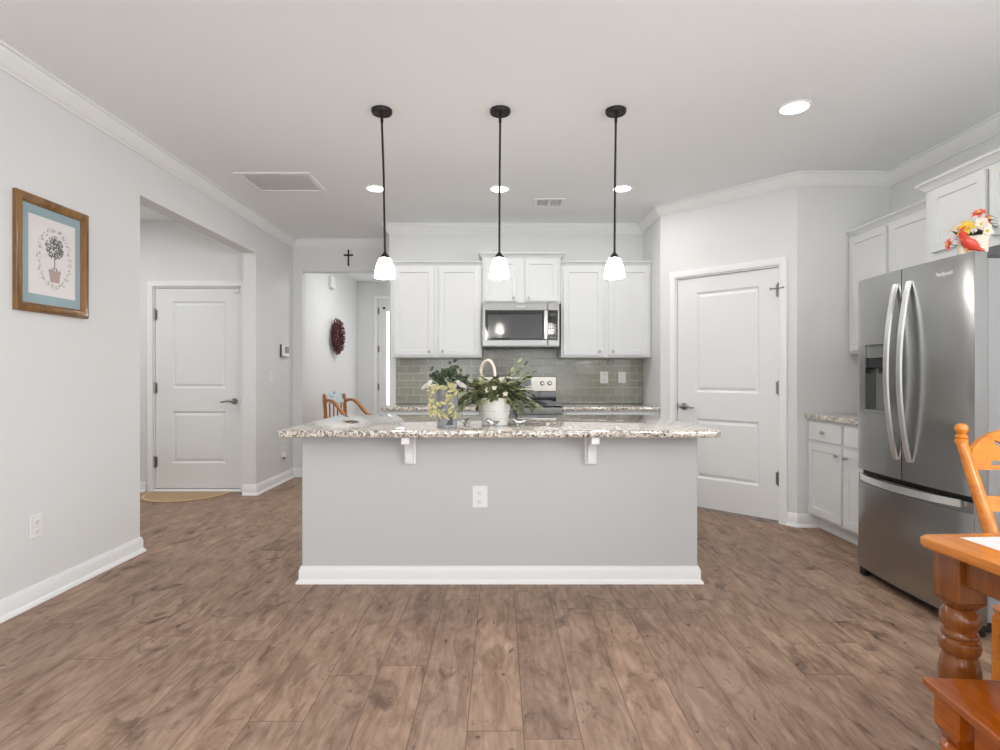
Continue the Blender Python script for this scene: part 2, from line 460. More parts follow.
struct('wall_rear', boxes((-2.57, -2.0, YR-.12, YR, 0, CZ), (-2.0, -.5, YR-.12, YR, 0, .75), (-2.0, -.5, YR-.12, YR, 2.25, CZ), (-.5, .2, YR-.12, YR, 0, CZ),
       (.2, 1.9, YR-.12, YR, 2.15, CZ), (1.9, 3.21, YR-.12, YR, 0, CZ)), 'wall')
struct('wall_back', boxes((-1.17, 1.65, YK, YH+.13, 0, CZ)), 'wall')
struct('wall_hall', boxes((XL, -2.333, YH, YH+.13, 0, CZ), (-2.333, -1.17, YH, YH+.13, OP, CZ)), 'wall')
struct('wall_hall_right', boxes((-.95, -.85, YH+.13, YF, 0, CZ)), 'wall')
FX0, FX1 = -2.085, -1.17   # front door leaf
struct('wall_front', boxes((XL, FX0-.012, YF, YF+.12, 0, CZ), (FX1+.012, -.85, YF, YF+.12, 0, CZ), (FX0-.012, FX1+.012, YF, YF+.12, 2.50, CZ)), 'wall')
AX0, AX1 = -3.548, -2.67   # garage door leaf
struct('wall_alcove', boxes((-4.8, AX0-.012, YA, YA+.12, 0, CZ), (AX1+.012, XL-.13, YA, YA+.12, 0, CZ), (AX0-.012, AX1+.012, YA, YA+.12, 2.105, CZ)), 'wall')
struct('wall_light_stop_left', boxes((-4.8, -4.7, 3.3, YA, 0, CZ)), 'wall')  # unseen wall added to stop light leaking into the alcove
struct('wall_light_stop_near', boxes((-4.8, XL-.13, 3.2, 3.3, 0, CZ)), 'wall')  # added out of view, closes the alcove against stray light
struct('wall_pantry_side', boxes((1.51, 1.60, 5.27, YK, 0, CZ)), 'wall')
struct('wall_pantry_front', boxes((2.35, XR, 4.43, 4.53, 0, CZ)), 'wall')
PR = -PI/4; PO = (1.51, 5.27, 0); PLn = 1.188
struct('wall_pantry', boxes((0, .155, 0, .10, 0, CZ), (1.057, PLn, 0, .10, 0, CZ), (.155, 1.057, 0, .10, 2.088, CZ)), 'wall', PO, PR)

crown = [(0, -.098), (.010, -.098), (.014, -.088), (.022, -.083), (.034, -.066), (.054, -.034), (.060, -.024), (.060, -.014), (.074, -.012), (.074, 0), (0, 0)]
crown = [(d, CZ+h-.0005) for d, h in crown]
bm = B(); sweep(bm, [(XR, YR), (XR, 4.43), (2.35, 4.43), (1.51, 5.27), (1.51, YK), (-1.17, YK), (-1.17, YH), (XL, YH), (XL, YR)], crown)
struct('trim_1', bm, 'trim')
bprof = [(0, 0), (.028, 0), (.026, .012), (.018, .022), (.0145, .026), (.0145, .078), (.010, .090), (.007, .102), (0, .104)]
def baseboard(name, path):
    bm = B(); sweep(bm, path, bprof); struct(name, bm, 'trim')
baseboard('baseboard_left', [(XL-.13, 3.795), (XL, 3.795), (XL, YR)])
baseboard('baseboard_hall', [(-2.333, YH+.13), (-2.333, YH), (XL, YH), (XL, 5.60), (XL-.13, 5.60)])
baseboard('baseboard_hall_left', [(XL, YF), (XL, YH+.16)])
baseboard('baseboard_alcove', [(AX0-.085, YA), (-4.7, YA)])
r45 = math.sqrt(.5)
def pan(t): return (1.51+t*r45, 5.27-t*r45)
baseboard('baseboard_pantry', [(2.512, 4.43), (2.35, 4.43), pan(1.117)])
baseboard('baseboard_pantry_left', [pan(.095), (1.51, 5.27), (1.51, 5.32)])
baseboard('baseboard_right', [(XR, YR), (XR, 2.45)])

def window(n, x0, x1, z0, z1, loc, rot, nx, nz):
    bm = B()
    for a, b in ((x0, x0+.06), (x1-.06, x1)): box(bm, a, b, 0, .08, z0, z1)
    for a, b in ((z0, z0+.06), (z1-.06, z1)): box(bm, x0+.06, x1-.06, 0, .08, a, b)
    for i in range(1, nx): c = x0+(x1-x0)*i/nx; box(bm, c-.025, c+.025, .01, .07, z0+.06, z1-.06)
    for i in range(1, nz): c = z0+(z1-z0)*i/nz; box(bm, x0+.06, x1-.06, .02, .06, c-.012, c+.012)
    struct('window_%d' % n, bm, 'trim', loc, rot)
window(1, -2.0, -.5, .75, 2.25, (0, YR-.1, 0), 0, 2, 2)
window(2, .2, 1.9, .0, 2.15, (0, YR-.1, 0), 0, 2, 1)
window(3, 0, 2.0, .75, 2.25, (XR+.02, .1, 0), -PI/2, 2, 2)  # unseen window added in the right wall for the side fill

# ------------------------------------------------------------------ doors
casing_prof = [(0, 0), (0, .012), (.008, .016), (.040, .019), (.052, .017), (.058, .010), (.058, 0)]
def make_door(name, loc, rot, x0, x1, z0, z1, hinge_left, cas_top=True, glass=False, hinge_z=None):
    d = empty(name, loc, rot); d['kind'] = 'structure'
    bm = B()
    a, b, t = x0-.014, x1+.014, z1+.016
    # legs and head mitred; the profile grows away from the opening
    sweep(bm, [(b, .0), (b, t), (a, t), (a, .0)][::-1], casing_prof, lambda p, q, h: (p, -h, q))
    mk('casing', bm, 'trim', d)
    bm = B()  # jamb lining and stop
    box(bm, a, x0-.004, .0, .10, 0, t); box(bm, x1+.004, b, .0, .10, 0, t); box(bm, x0-.004, x1+.004, .0, .10, z1+.004, t)
    box(bm, x0-.004, x0+.01, .062, .10, 0, z1); box(bm, x1-.01, x1+.004, .062, .10, 0, z1)
    mk('jamb', bm, 'trim', d)
    w, h = x1-x0, z1-z0
    bm = B()
    if glass:
        px0, px1 = x0+.13, x1-.13
        panelled(bm, x0, x1, z0, z1, .02, .04, [(px0, px1, z0+.3, z1-.18)], [(.014, .012)])
    else:
        px0, px1 = x0+.195*w, x1-.175*w
        panelled(bm, x0, x1, z0, z1, .018, .04, [(px0, px1, z0+.125*h, z0+.385*h), (px0, px1, z0+.50*h, z0+.935*h)],
                 [(.004, .003), (.016, .014), (.022, .014), (.045, .004)])
    leaf = mk('door_leaf', bm, 'door', d, angle=20)
    if glass:
        bm = B(); box(bm, px0+.014, px1-.014, .028, .031, z0+.314, z1-.194); mk('glass_pane', bm, 'daypane', leaf)
    hx = x0 if hinge_left else x1
    for hz in hinge_z:
        bm = B(); sg = -1 if hinge_left else 1
        lathe(bm, [(.008, -.055), (.008, .055)], 10, (hx+sg*.003, .006, hz))
        lathe(bm, [(.002, -.066), (.006, -.061), (.006, .061), (.002, .066)], 10, (hx+sg*.003, .006, hz))
        box(bm, hx-.002*sg, hx-.022*sg, .0155, .0175, hz-.05, hz+.05)
        mk('hinge', bm, 'hinge', d)
    kx = (x1-.062) if hinge_left else (x0+.062)
    kd = -1 if hinge_left else 1
    kz = z0+.435*h if not glass else 1.0
    bm = B()
    lathe(bm, [(.033, .018), (.033, .012), (.027, .004), (.014, .002), (.012, -.030), (.016, -.036), (.016, -.050), (.010, -.054)], 20, (kx, 0, kz), 'y')
    pts = [(kx, -.044, kz), (kx+kd*.035, -.046, kz+.006), (kx+kd*.07, -.046, kz+.002), (kx+kd*.10, -.044, kz-.006), (kx+kd*.122, -.040, kz-.004)]
    tube(bm, pts, [.012, .0105, .009, .0085, .006], 10)
    mk('lever_handle', bm, 'hinge', d)
    bm = B(); lx = x1 if hinge_left else x0; box(bm, lx-.0035, lx+.0035, .012, .02, kz-.03, kz+.03); mk('latch_plate', bm, 'hinge', d)
    return d
hzs = lambda Y, *ys: [H+(375-y)*Y/560 for y in ys]
d1 = make_door('door_1', (0, YA, 0), 0, AX0, AX1, .035, 2.092, True, hinge_z=hzs(YA, 314.5, 388, 462))
bm = B(); box(bm, AX0-.012, AX1+.012, -.02, .10, 0, .018, .004); box(bm, AX0, AX1, .015, .065, .018, .028)
mk('threshold', bm, 'trim', d1)
bm = B(); box(bm, AX1-.075, AX1-.005, -.005, .016, 2.045, 2.08, .004); mk('alarm_sensor', bm, 'white', d1)
bm = B(); box(bm, AX0, AX1, .02, .055, .0285, .0345); mk('door_sweep', bm, 'darkgrey', d1)
d2 = make_door('door_2', PO, PR, .167, 1.045, .019, 2.074, False, hinge_z=hzs(4.53, 290, 388, 479))
bm = B(); hz = H+85*4.53/560-.01
tube(bm, [(1.048, -.004, hz+.055), (1.048, -.012, hz+.066)], .005, 8)
tube(bm, [(.995, -.022, hz+.022), (1.048, -.012, hz+.022), (1.092, -.026, hz+.024)], .0045, 8)
lathe(bm, [(.008, -.008), (.008, .006)], 10, (.995, -.018, hz+.022), 'y'); lathe(bm, [(.008, -.006), (.008, .004)], 10, (1.092, -.023, hz+.024), 'y')
mk('hinge_stop', bm, 'hinge', d2)
d3 = make_door('door_3', (0, YF, 0), 0, FX0, FX1, .02, 2.485, True, glass=True, hinge_z=hzs(YF, 311, 349, 387))
bm = B(); lathe(bm, [(.022, .019), (.022, .010), (.012, -.012), (.008, -.018)], 12, (-1.985, 0, 2.345), 'y')
mk('door_hook', bm, 'black', d3)

# ------------------------------------------------------------------ cabinets
def cab_door(parent, x0, x1, z0, z1, knob=None, fr=.052, name='door', y=-.019):
    bm = B(); panelled(bm, x0, x1, z0, z1, y, .018, [(x0+fr, x1-fr, z0+fr, z1-fr)], [(.0025, .008)])
    d = mk(name, bm, 'cab', parent, angle=20)
    if knob: add_knob(d, *knob, y)
    return d
def add_knob(d, kx, kz, y):
    bm = B(); lathe(bm, [(.006, 0), (.005, -.012), (.013, -.017), (.0145, -.022), (.012, -.027), (.004, -.029)][::1], 14, (kx, y, kz), 'y')
    mk('knob', bm, 'nickel', d)
ccrown = [(0, 0), (.006, 0), (.008, .008), (.020, .020), (.032, .034), (.036, .036), (.036, .048), (0, .048)]
def cab_crown(parent, path, z, k=1.0):
    bm = B(); sweep(bm, path, [(d*k, z+h*k) for d, h in ccrown]); mk('crown_moulding', bm, 'cab', parent)
def upper(label, loc, rot, w, dep, z0, z1, doors, sides, ck=.85, fr=.052, zb=.022):
    t = thing('wall_cabinet', label, 'cabinet', loc, rot, 'white wall cabinets')
    bm = B(); box(bm, 0, w, 0, dep, z0, z1); mk('carcass', bm, 'cab', t)
    for x0, x1, kx, kz in doors: cab_door(t, x0, x1, z0+zb, z1-.018, (kx, kz), fr)
    path = ([(w, dep)] if 'R' in sides else []) + [(w, 0), (0, 0)] + ([(0, dep)] if 'L' in sides else [])
    cab_crown(t, path, z1+.0005, ck)
    return t
YU = 5.58; UD = YK-YU-.002
upper('white wall cabinet between the hallway and the microwave', (-1.085, YU, 0), 0, .903, UD, 1.375, 2.29,
      [(.034, .425, .385, 1.435), (.478, .882, .518, 1.435)], 'L')
upper('white wall cabinet between the microwave and the pantry wall', (.609, YU, 0), 0, .898, UD, 1.375, 2.29,
      [(.022, .416, .376, 1.435), (.468, .876, .508, 1.435)], '')
upper('short white wall cabinet directly above the microwave', (-.177, YU, 0), 0, .782, UD, 1.912, 2.365,
      [(.022, .345, .312, 1.965), (.428, .750, .462, 1.965)], 'LR', 1.1, .045)
upper('white wall cabinet above the corner counter beside the fridge', (2.76, 4.425, 0), -PI/2, .935, XR-2.76-.002, 1.365, 2.285,
      [(.03, .445, .40, 1.43), (.475, .905, .52, 1.43)], '', .9)
upper('white wall cabinet high above the stainless fridge', (2.65, 3.483, 0), -PI/2, .94, XR-2.65-.002, 1.893, 2.335,
      [(.06, .445, .41, 1.985), (.475, .88, .51, 1.985)], 'LR', 1.1, zb=.052)
def base_cab(label, loc, rot, w, dep, units):
    t = thing('base_cabinet', label, 'cabinet', loc, rot, 'white base cabinets')
    bm = B(); box(bm, 0, w, 0, dep, .105, .858); mk('carcass', bm, 'cab', t)
    bm = B(); box(bm, 0, w, .075, dep-.02, .0, .1045); mk('toe_kick', bm, 'cab', t)
    for x0, x1, kx in units:
        bm = B(); box(bm, x0, x1, -.019, -.001, .70, .836, .003)
        dr = mk('drawer', bm, 'cab', t); add_knob(dr, (x0+x1)/2, .768, -.019)
        cab_door(t, x0, x1, .128, .675, (kx, .618))
    return t
base_cab('white base cabinet in the corner between pantry wall and fridge', (2.44, 4.425, 0), -PI/2, .935, XR-2.44-.002, [(.028, .447, .41), (.478, .90, .516)])
base_cab('white base cabinet under the counter beside the hallway', (-1.10, 5.30, 0), 0, .92, .615, [(.03, .445, .40), (.475, .89, .52)])
base_cab('white base cabinet under the counter between stove and pantry wall', (.592, 5.30, 0), 0, .915, .615, [(.03, .445, .40), (.47, .885, .51)])

def slab(name, label, pts, z0, z1, bev=.006):
    bm = B(); prism(bm, pts, lambda a, b: (a, b, z0), lambda a, b: (a, b, z1))
    bmesh.ops.recalc_face_normals(bm, faces=bm.faces)
    es = [e for e in bm.edges if abs(e.verts[0].co.z-e.verts[1].co.z) < 1e-5]
    bmesh.ops.bevel(bm, geom=es, offset=bev, segments=2, affect='EDGES', profile=.5)
    return tag(mk(name, bm, 'granite'), label, 'countertop')
def rrect(x0, x1, y0, y1, r, n=5, corners='1111'):
    out = []
    for k, (cx, cy, a0) in enumerate(((x0+r, y0+r, PI), (x1-r, y0+r, 1.5*PI), (x1-r, y1-r, 0), (x0+r, y1-r, .5*PI))):
        if corners[k] == '1':
            for i in range(n+1):
                a = a0+PI/2*i/n; out.append((cx+r*math.cos(a), cy+r*math.sin(a)))
        else: out.append(((x0, x1, x1, x0)[k], (y0, y0, y1, y1)[k]))
    return out
slab('countertop', 'speckled granite countertop on the white island', rrect(-1.212, 1.204, 3.03, 4.25, .028), .860, .900, .010)
slab('countertop', 'granite counter along the back wall beside the hallway', [(-1.125, 5.275), (-.182, 5.275), (-.182, 5.905), (-1.125, 5.905)], .860, .900)
slab('countertop', 'granite counter along the back wall between stove and pantry', [(.592, 5.275), (1.506, 5.275), (1.506, 5.905), (.592, 5.905)], .860, .900)
slab('countertop', 'small granite counter in the corner beside the fridge', [(2.41, 3.487), (3.085, 3.487), (3.085, 4.425), (2.41, 4.425)], .860, .900)
bm = B(); box(bm, -1.10, 1.507, YK-.010, YK-.001, .902, 1.373); box(bm, -.179, .606, YK-.010, YK-.001, 1.3735, 1.47)
tag(mk('tile_backsplash', bm, 'tile'), 'glossy grey-green subway tile backsplash under the wall cabinets', 'backsplash')

# ------------------------------------------------------------------ island
isl = thing('kitchen_island', 'large white painted kitchen island under the granite top', 'island', (0, 3.238, 0))
IX0, IX1 = -1.145, 1.142
bm = B(); box(bm, IX0, IX1, 0, .96, 0, .858, .004); mk('body', bm, 'island', isl)
bm = B(); sweep(bm, [(IX0, 0), (IX0, .96), (IX1, .96), (IX1, 0)][::-1] , [(-d, h) for d, h in bprof][::-1], closed=True) if False else sweep(bm, [(IX1, .96), (IX1, 0), (IX0, 0), (IX0, .96)], [(d, h*.93) for d, h in bprof])
mk('baseboard', bm, 'trim', isl)
for cx in (-.517, .521):
    bm = B()
    box(bm, cx-.034, cx+.034, -.016, -.0005, .685, .857, .002)
    prof = [(-.016, .70), (-.050, .70), (-.054, .72)]
    for i in range(7):
        a = PI/2*i/6; prof.append((-.056-.085*(1-math.cos(a)), .735+.085*math.sin(a)))
    prof += [(-.185, .822), (-.185, .857), (-.016, .857)]
    prism(bm, prof, lambda a, b: (cx-.021, a, b), lambda a, b: (cx+.021, a, b))
    mk('corbel', bm, 'trim', isl)

# ------------------------------------------------------------------ outlets, switches
def plate(bm, w, h, t=.006): box(bm, -w/2, w/2, -t, 0, -h/2, h/2, .003)
def outlet(label, loc, rot, w=.078, h=.122):
    t = thing('wall_outlet', label, 'outlet', loc, rot, 'wall outlets')
    bm = B(); plate(bm, w, h); mk('cover_plate', bm, 'white', t)
    for s in (-1, 1):
        bm = B(); lathe(bm, [(.016, 0), (.016, -.0016), (.014, -.0024)], 18, (0, -.006, s*.025), 'y'); k = mk('socket', bm, 'white', t)
        bm = B(); box(bm, -.008, -.006, -.0092, -.008, s*.025-.002, s*.025+.007); box(bm, .006, .008, -.0092, -.008, s*.025-.002, s*.025+.006)
        lathe(bm, [(.0025, -.0081), (.0025, -.0092)], 8, (0, 0, s*.025-.009), 'y'); mk('slots', bm, 'slot', k)
    return t
def switch(label, loc, rot, w=.078, h=.122, gang=1):
    t = thing('light_switch', label, 'switch', loc, rot)
    bm = B(); plate(bm, w, h); mk('cover_plate', bm, 'white', t)
    for k in range(gang):
        c = (k-(gang-1)/2)*.046
        bm = B(); prism(bm, [(-.0065, -.034), (-.0115, .034), (-.006, .034), (-.006, -.034)], lambda a, b: (c-.0165, a, b), lambda a, b: (c+.0165, a, b)); mk('rocker', bm, 'white', t)
    return t
outlet('white outlet on the front of the kitchen island', (-.116, 3.2375, .497), 0, .088, .128)
outlet('white outlet low on the wall below the framed print', (XL+.0005, 2.94, .405), PI/2)
o3 = outlet('white outlet low on the wall under the thermostat', (XL+.0005, 6.27, .335), PI/2)
bm = B(); box(bm, -.028, .028, -.042, -.0095, -.055, .0, .006, 2); mk('plugged_adapter', bm, 'white', o3)
bm = B(); box(bm, -.012, .012, -.036, -.014, -.075, -.056, .003); mk('adapter_tip', bm, 'darkgrey', o3)
o4 = outlet('white outlet on the tile backsplash with a thin cord', (1.098, YK-.0105, 1.175), 0, .084, .125)
bm = B(); tube(bm, [(.0, -.012, .03), (.012, -.02, .07), (.03, -.016, .12), (.055, -.012, .16), (.06, -.012, .188)], .0022, 6); mk('cord', bm, 'white', o4)
switch('white switch on the tile backsplash beside the pantry wall', (1.288, YK-.0105, 1.175), 0, .080, .118)
switch('white light switch on the wall below the thermostat', (XL+.0005, 5.94, 1.18), PI/2, .115, .122, 2)

t = thing('thermostat', 'grey and white thermostat on the wall beside the hall opening', 'thermostat', (XL+.0005, 6.30, 1.47), PI/2)
bm = B(); box(bm, -.095, .095, -.012, 0, -.070, .070, .004); mk('base_plate', bm, 'darkgrey', t)
bm = B(); box(bm, -.082, .088, -.040, -.012, -.064, .066, .005); hs = mk('housing', bm, 'white', t)
bm = B(); box(bm, -.046, .066, -.0415, -.0395, -.026, .050); mk('screen', bm, 'cyanlcd', hs)
bm = B(); box(bm, -.09, .09, -.05, 0, -.085, .085, .012, 3); box(bm, -.06, .06, -.054, -.05, -.06, -.03, .002)
tag(mk('door_chime', bm, 'white', loc=(XL+.0005, 8.06, 2.53), rot=PI/2), 'white door chime box high on the hall wall', 'door chime')
bm = B(); box(bm, -.008, .008, -.012, 0, -.085, .085, .003); box(bm, -.046, .046, -.012, 0, .022, .040, .003)
for p in ((0, .085), (0, -.085), (.046, .031), (-.046, .031)): lathe(bm, [(.011, -.001), (.011, -.011), (.006, -.014)], 8, (p[0], 0, p[1]), 'y')
tag(mk('wall_cross', bm, 'bronze', loc=(-1.785, YH-.0005, 2.58)), 'small dark cross above the hall opening', 'cross')

# ------------------------------------------------------------------ framed print
pic = thing('framed_print', 'framed topiary print with blue mount on the wall', 'picture', (XL+.001, 3.047, 1.833), PI/2)
pw, ph = .246, .304
bm = B(); sweep(bm, [(-pw, -ph), (pw, -ph), (pw, ph), (-pw, ph)], [(0, 0), (0, .018), (.006, .026), (.016, .030), (.030, .024), (.046, .012), (.048, .004), (.048, 0)], lambda a, b, h: (a, -h, b), True)
mk('frame', bm, 'framewood', pic)
bm = B(); box(bm, -pw+.046, pw-.046, -.005, -.001, -ph+.046, ph-.046); mk('mount', bm, 'bluemat', pic)
bm = B(); box(bm, -.158, .158, -.0065, -.0052, -.207, .207); pr = mk('print', bm, 'paper', pic)
bm = B()
def dab(bm, x, z, L, w, a, y=-.0068):
    d = Vector((math.cos(a), 0, math.sin(a))); s = Vector((-d.z, 0, d.x)); c = Vector((x, y, z))
    bm.faces.new([bm.verts.new(c+p) for p in (-d*L/2, s*w/2, d*L/2, -s*w/2)])
for i in range(230):
    a = random.uniform(0, 2*PI); r = .062*math.sqrt(random.random()); dab(bm, .012+r*math.cos(a), .060+r*math.sin(a), .014, .008, random.uniform(0, PI))
box(bm, .009, .015, -.0069, -.0066, -.06, 0)
for i in range(14): dab(bm, .012+random.uniform(-.035, .035), -.063+random.uniform(-.004, .012), .013, .007, random.uniform(0, PI))
mk('topiary_motif', bm, 'ink', pr)
bm = B(); prism(bm, [(-.028, -.066), (.052, -.066), (.044, -.13), (-.018, -.13)], lambda a, b: (a, -.0066, b), lambda a, b: (a, -.0069, b)); prism(bm, [(-.032, -.066), (.056, -.066), (.055, -.078), (-.031, -.078)], lambda a, b: (a, -.0069, b), lambda a, b: (a, -.0072, b))
mk('flowerpot_motif', bm, 'terra', pr)
bm = B()
for i in range(150):
    a = 2*PI*i/150; x = .012+.108*math.cos(a)+random.uniform(-.012, .012); z = .0+.155*math.sin(a)+random.uniform(-.012, .012)
    dab(bm, x, z, random.uniform(.010, .022), .006, random.uniform(0, PI))
mk('leaf_garland_motif', bm, 'inkpale', pr)
bm = B(); box(bm, -pw+.044, pw-.044, -.0105, -.0095, -ph+.044, ph-.044); mk('glass', bm, 'pane', pic)

# ------------------------------------------------------------------ ceiling fittings
def ceiling_light(label, x, y, r=.088):
    t = thing('ceiling_light', label, 'ceiling light', (x, y, CZ), 0, 'recessed ceiling lights')
    bm = B(); lathe(bm, [(r, -.0005), (r, -.004), (r*.93, -.010), (r*.84, -.010), (r*.82, -.0055), (r*.82, -.0005)], 40); mk('trim_ring', bm, 'trim', t)
    bm = B(); lathe(bm, [(r*.815, -.0008), (r*.815, -.005), (r*.78, -.0085), (r*.3, -.0095)], 36); mk('lens', bm, 'lens', t)
    area('lamp_or_fill_light', (0, 0, -.02), (0, 0, 0), r*1.5, 0, LAMP_W, WARM, 'DISK', parent=t)
    return t
ceiling_light('recessed ceiling light behind the pendant nearest the hallway', -1.054, 4.76)
ceiling_light('recessed ceiling light behind the middle pendant', -.004, 4.77)
ceiling_light('recessed ceiling light behind the pendant nearest the pantry', 1.037, 4.76)
ceiling_light('recessed ceiling light in front of the pantry, apart from the rest', 1.746, 3.32, .092)
# fill lamps added out of view, no fixtures (alcove, hall, room behind the camera)
for i, (x, y, p) in enumerate(((-3.9, 4.4, 16), (-1.35, 7.75, 13), (-1.3, .2, 8), (1.4, -.4, 8))):
    area('lamp_or_fill_light', (x, y, CZ-.02), (0, 0, 0), .7, 0, p, WARM, 'DISK')

def vent(name, label, cat, x0, x1, y0, y1, border, nsl, along, bk='ventdark'):
    cx, cy = (x0+x1)/2, (y0+y1)/2; w, d = (x1-x0)/2, (y1-y0)/2
    t = thing(name, label, cat, (cx, cy, CZ))
    bm = B(); sweep(bm, [(-w, -d), (w, -d), (w, d), (-w, d)], [(0, -.0005), (0, -.004), (.004, -.009), (border-.003, -.009), (border, -.004), (border, -.0005)], closed=True); mk('frame', bm, 'trim', t)
    bm = B(); box(bm, -w+border, w-border, -d+border, d-border, -.0016, -.0006); mk('backing', bm, M[bk], t)
    bm = B(); a, b = -w+border, w-border; c, e = -d+border, d-border
    for i in range(nsl):
        if along == 'x':
            k = c+(e-c)*(i+.5)/nsl; p = (e-c)/nsl
            prism(bm, [(k-p*.38, -.002), (k+p*.10, -.009), (k+p*.22, -.009), (k-p*.26, -.002)], lambda u, v: (a, u, v), lambda u, v: (b, u, v))
        else:
            k = a+(b-a)*(i+.5)/nsl; p = (b-a)/nsl
            prism(bm, [(k-p*.36, -.004), (k+p*.26, -.0062), (k+p*.30, -.0056), (k-p*.32, -.0034)] if nsl > 20 else [(k-p*.38, -.002), (k+p*.10, -.009), (k+p*.22, -.009), (k-p*.26, -.002)], lambda u, v: (u, c, v), lambda u, v: (u, e, v))
    mk('louvers', bm, 'trim', t)
    return t
M['ventdark'] = mat('vent_shadow_grey', (.72, .72, .72, 1), .9)
vent('return_vent', 'large white louvred return vent in the ceiling', 'vent', -2.095, -1.495, 4.386, 4.85, .046, 34, 'y')
v2 = vent('supply_register', 'small white ceiling register above the wall cabinets', 'vent', .305, .592, 5.03, 5.28, .035, 14, 'y', 'niche')
bm = B(); box(bm, -.012, .012, -.09, .09, -.0095, -.0018); mk('divider', bm, 'trim', v2)

def pendant(label, xc, xs, y=3.36):
    t = thing('pendant_lamp', label, 'pendant lamp', (xc, y, CZ), 0, 'pendant lamps over the island')
    dx = xs-xc
    bm = B(); lathe(bm, [(.062, -.0005), (.062, -.014), (.059, -.022), (.050, -.025), (.048, -.021), (.022, -.021), (.016, -.030), (.010, -.034)], 36); mk('canopy', bm, 'bronze', t)
    zs = 1.914-CZ
    bm = B(); tube(bm, [(0, 0, -.03), (dx*.05, 0, -.10), (dx*.6, 0, -.40), (dx, 0, zs+.01)], .0066, 10)
    tube(bm, [(0, 0, -.034), (dx*.03, 0, -.075)], .009, 10); mk('rod', bm, 'bronze', t)
    bm = B(); lathe(bm, [(.008, .022), (.012, .016), (.024, .002), (.031, -.008), (.031, -.014), (.012, -.016)], 24, (dx, 0, zs)); mk('socket_cap', bm, 'bronze', t)
    prof = [(r_*.96, z_*.87) for r_, z_ in [(.029, -.012), (.036, -.022), (.046, -.045), (.055, -.075), (.061, -.110), (.0635, -.140), (.0635, -.150), (.0605, -.150), (.058, -.110), (.052, -.075), (.043, -.045), (.033, -.022), (.020, -.016)]]
    bm = B(); lathe(bm, prof, 36, (dx, 0, zs)); mk('shade', bm, 'shade', t)
    d = bpy.data.lights.new('bulb_light', 'POINT'); d.energy = 3; d.color = WARM; d.shadow_soft_size = .03
    o = bpy.data.objects.new('bulb_light', d); C.objects.link(o); o.parent = t; o.location = (dx, 0, zs-.12)
    return t
pendant('pendant lamp with lit white shade nearest the hallway', -.709, -.690)
pendant('pendant lamp with lit white shade, middle of the three', 0.001, -.004)
pendant('pendant lamp with lit white shade nearest the pantry', .695, .687)

# ------------------------------------------------------------------ microwave
mw = thing('microwave', 'stainless microwave with black glass door above the stove', 'microwave', (-.175, 5.50, 0))
mz0, mz1 = 1.480, 1.908; MWD = .76
bm = B(); box(bm, 0, MWD, .03, .405, mz0, mz1); mk('body', bm, 'steel', mw)
bm = B(); box(bm, 0, .642, 0, .028, mz0+.005, mz1, .003); dr = mk('door', bm, 'steel', mw)
bm = B(); box(bm, .03, .640, -.003, -.0005, mz0+.062, mz1-.070); gw = mk('door_glass', bm, 'blackglass', dr)
M['mwscreen'] = mat('microwave_mesh', (.05, .05, .05, 1), .10, .0, .5)
bm = B(); box(bm, .055, .590, -.0042, -.003, mz0+.085, mz1-.115, .001); mk('window_screen', bm, 'mwscreen', gw)
bm = B(); box(bm, .604, .640, -.035, -.022, mz0+.068, mz1-.076, .005, 2); box(bm, .612, .632, -.024, -.0005, mz0+.09, mz0+.12); box(bm, .612, .632, -.024, -.0005, mz1-.13, mz1-.10); mk('handle', bm, 'barsteel', dr)
bm = B(); box(bm, .646, MWD, 0, .028, mz0+.005, mz1, .003); cp = mk('control_panel', bm, 'steel', mw)
bm = B(); box(bm, .650, MWD-.018, -.003, -.0005, mz0+.062, mz1-.070); kp = mk('keypad', bm, 'blackglass', cp)
bm = B(); box(bm, .664, .724, -.0038, -.003, mz1-.125, mz1-.098); mk('display', bm, 'darkgrey', kp)
bm = B()
for i in range(5):
    for j in range(3): box(bm, .662+j*.023, .678+j*.023, -.0036, -.003, mz0+.082+i*.03, mz0+.096+i*.03)
mk('buttons', bm, 'cyanlcd', kp)
bm = B(); box(bm, .02, MWD-.02, .02, .38, mz0-.006, mz0-.0005); mk('vent_underside', bm, 'black', mw)
TX = Matrix.Rotation(PI/2, 4, 'X')
M['logo'] = mat('light_badge', (.9, .9, .89, 1), .4, 0)
M['logodark'] = mat('badge_on_steel', (.80, .80, .80, 1), .3, .2)
text_mesh('logo', 'Whirlpool', .020, mw, 'logodark', Matrix.Translation((.38, -.0015, mz1-.036)) @ TX)

# ------------------------------------------------------------------ stove
rg = thing('stove', 'stainless and black freestanding stove between the back counters', 'stove', (-.176, 5.235, 0))
RW = .762
bm = B(); box(bm, 0, RW, .03, .655, .03, .895); box(bm, .03, RW-.03, .06, .60, 0, .03); mk('body', bm, 'steel', rg)
bm = B(); box(bm, .003, RW-.003, .0, .60, .8955, .910, .003); ck = mk('cooktop', bm, 'blackglass', rg)
for x, y, r in ((.2, .17, .10), (.56, .17, .08), (.2, .43, .08), (.56, .43, .10)):
    bm = B(); lathe(bm, [(r, .9101), (r, .9106), (r-.004, .9106), (r-.004, .9101)], 36, (x, y, 0)); mk('burner_ring', bm, 'darkgrey', ck)
bm = B(); box(bm, 0, RW, -.004, .029, .835, .895, .004); mk('front_rail', bm, 'steel', rg)
bm = B(); box(bm, .005, RW-.005, -.006, .029, .25, .83, .004); od = mk('oven_door', bm, 'steel', rg)
bm = B(); box(bm, .10, RW-.10, -.008, -.0062, .36, .66); mk('oven_window', bm, 'blackglass', od)
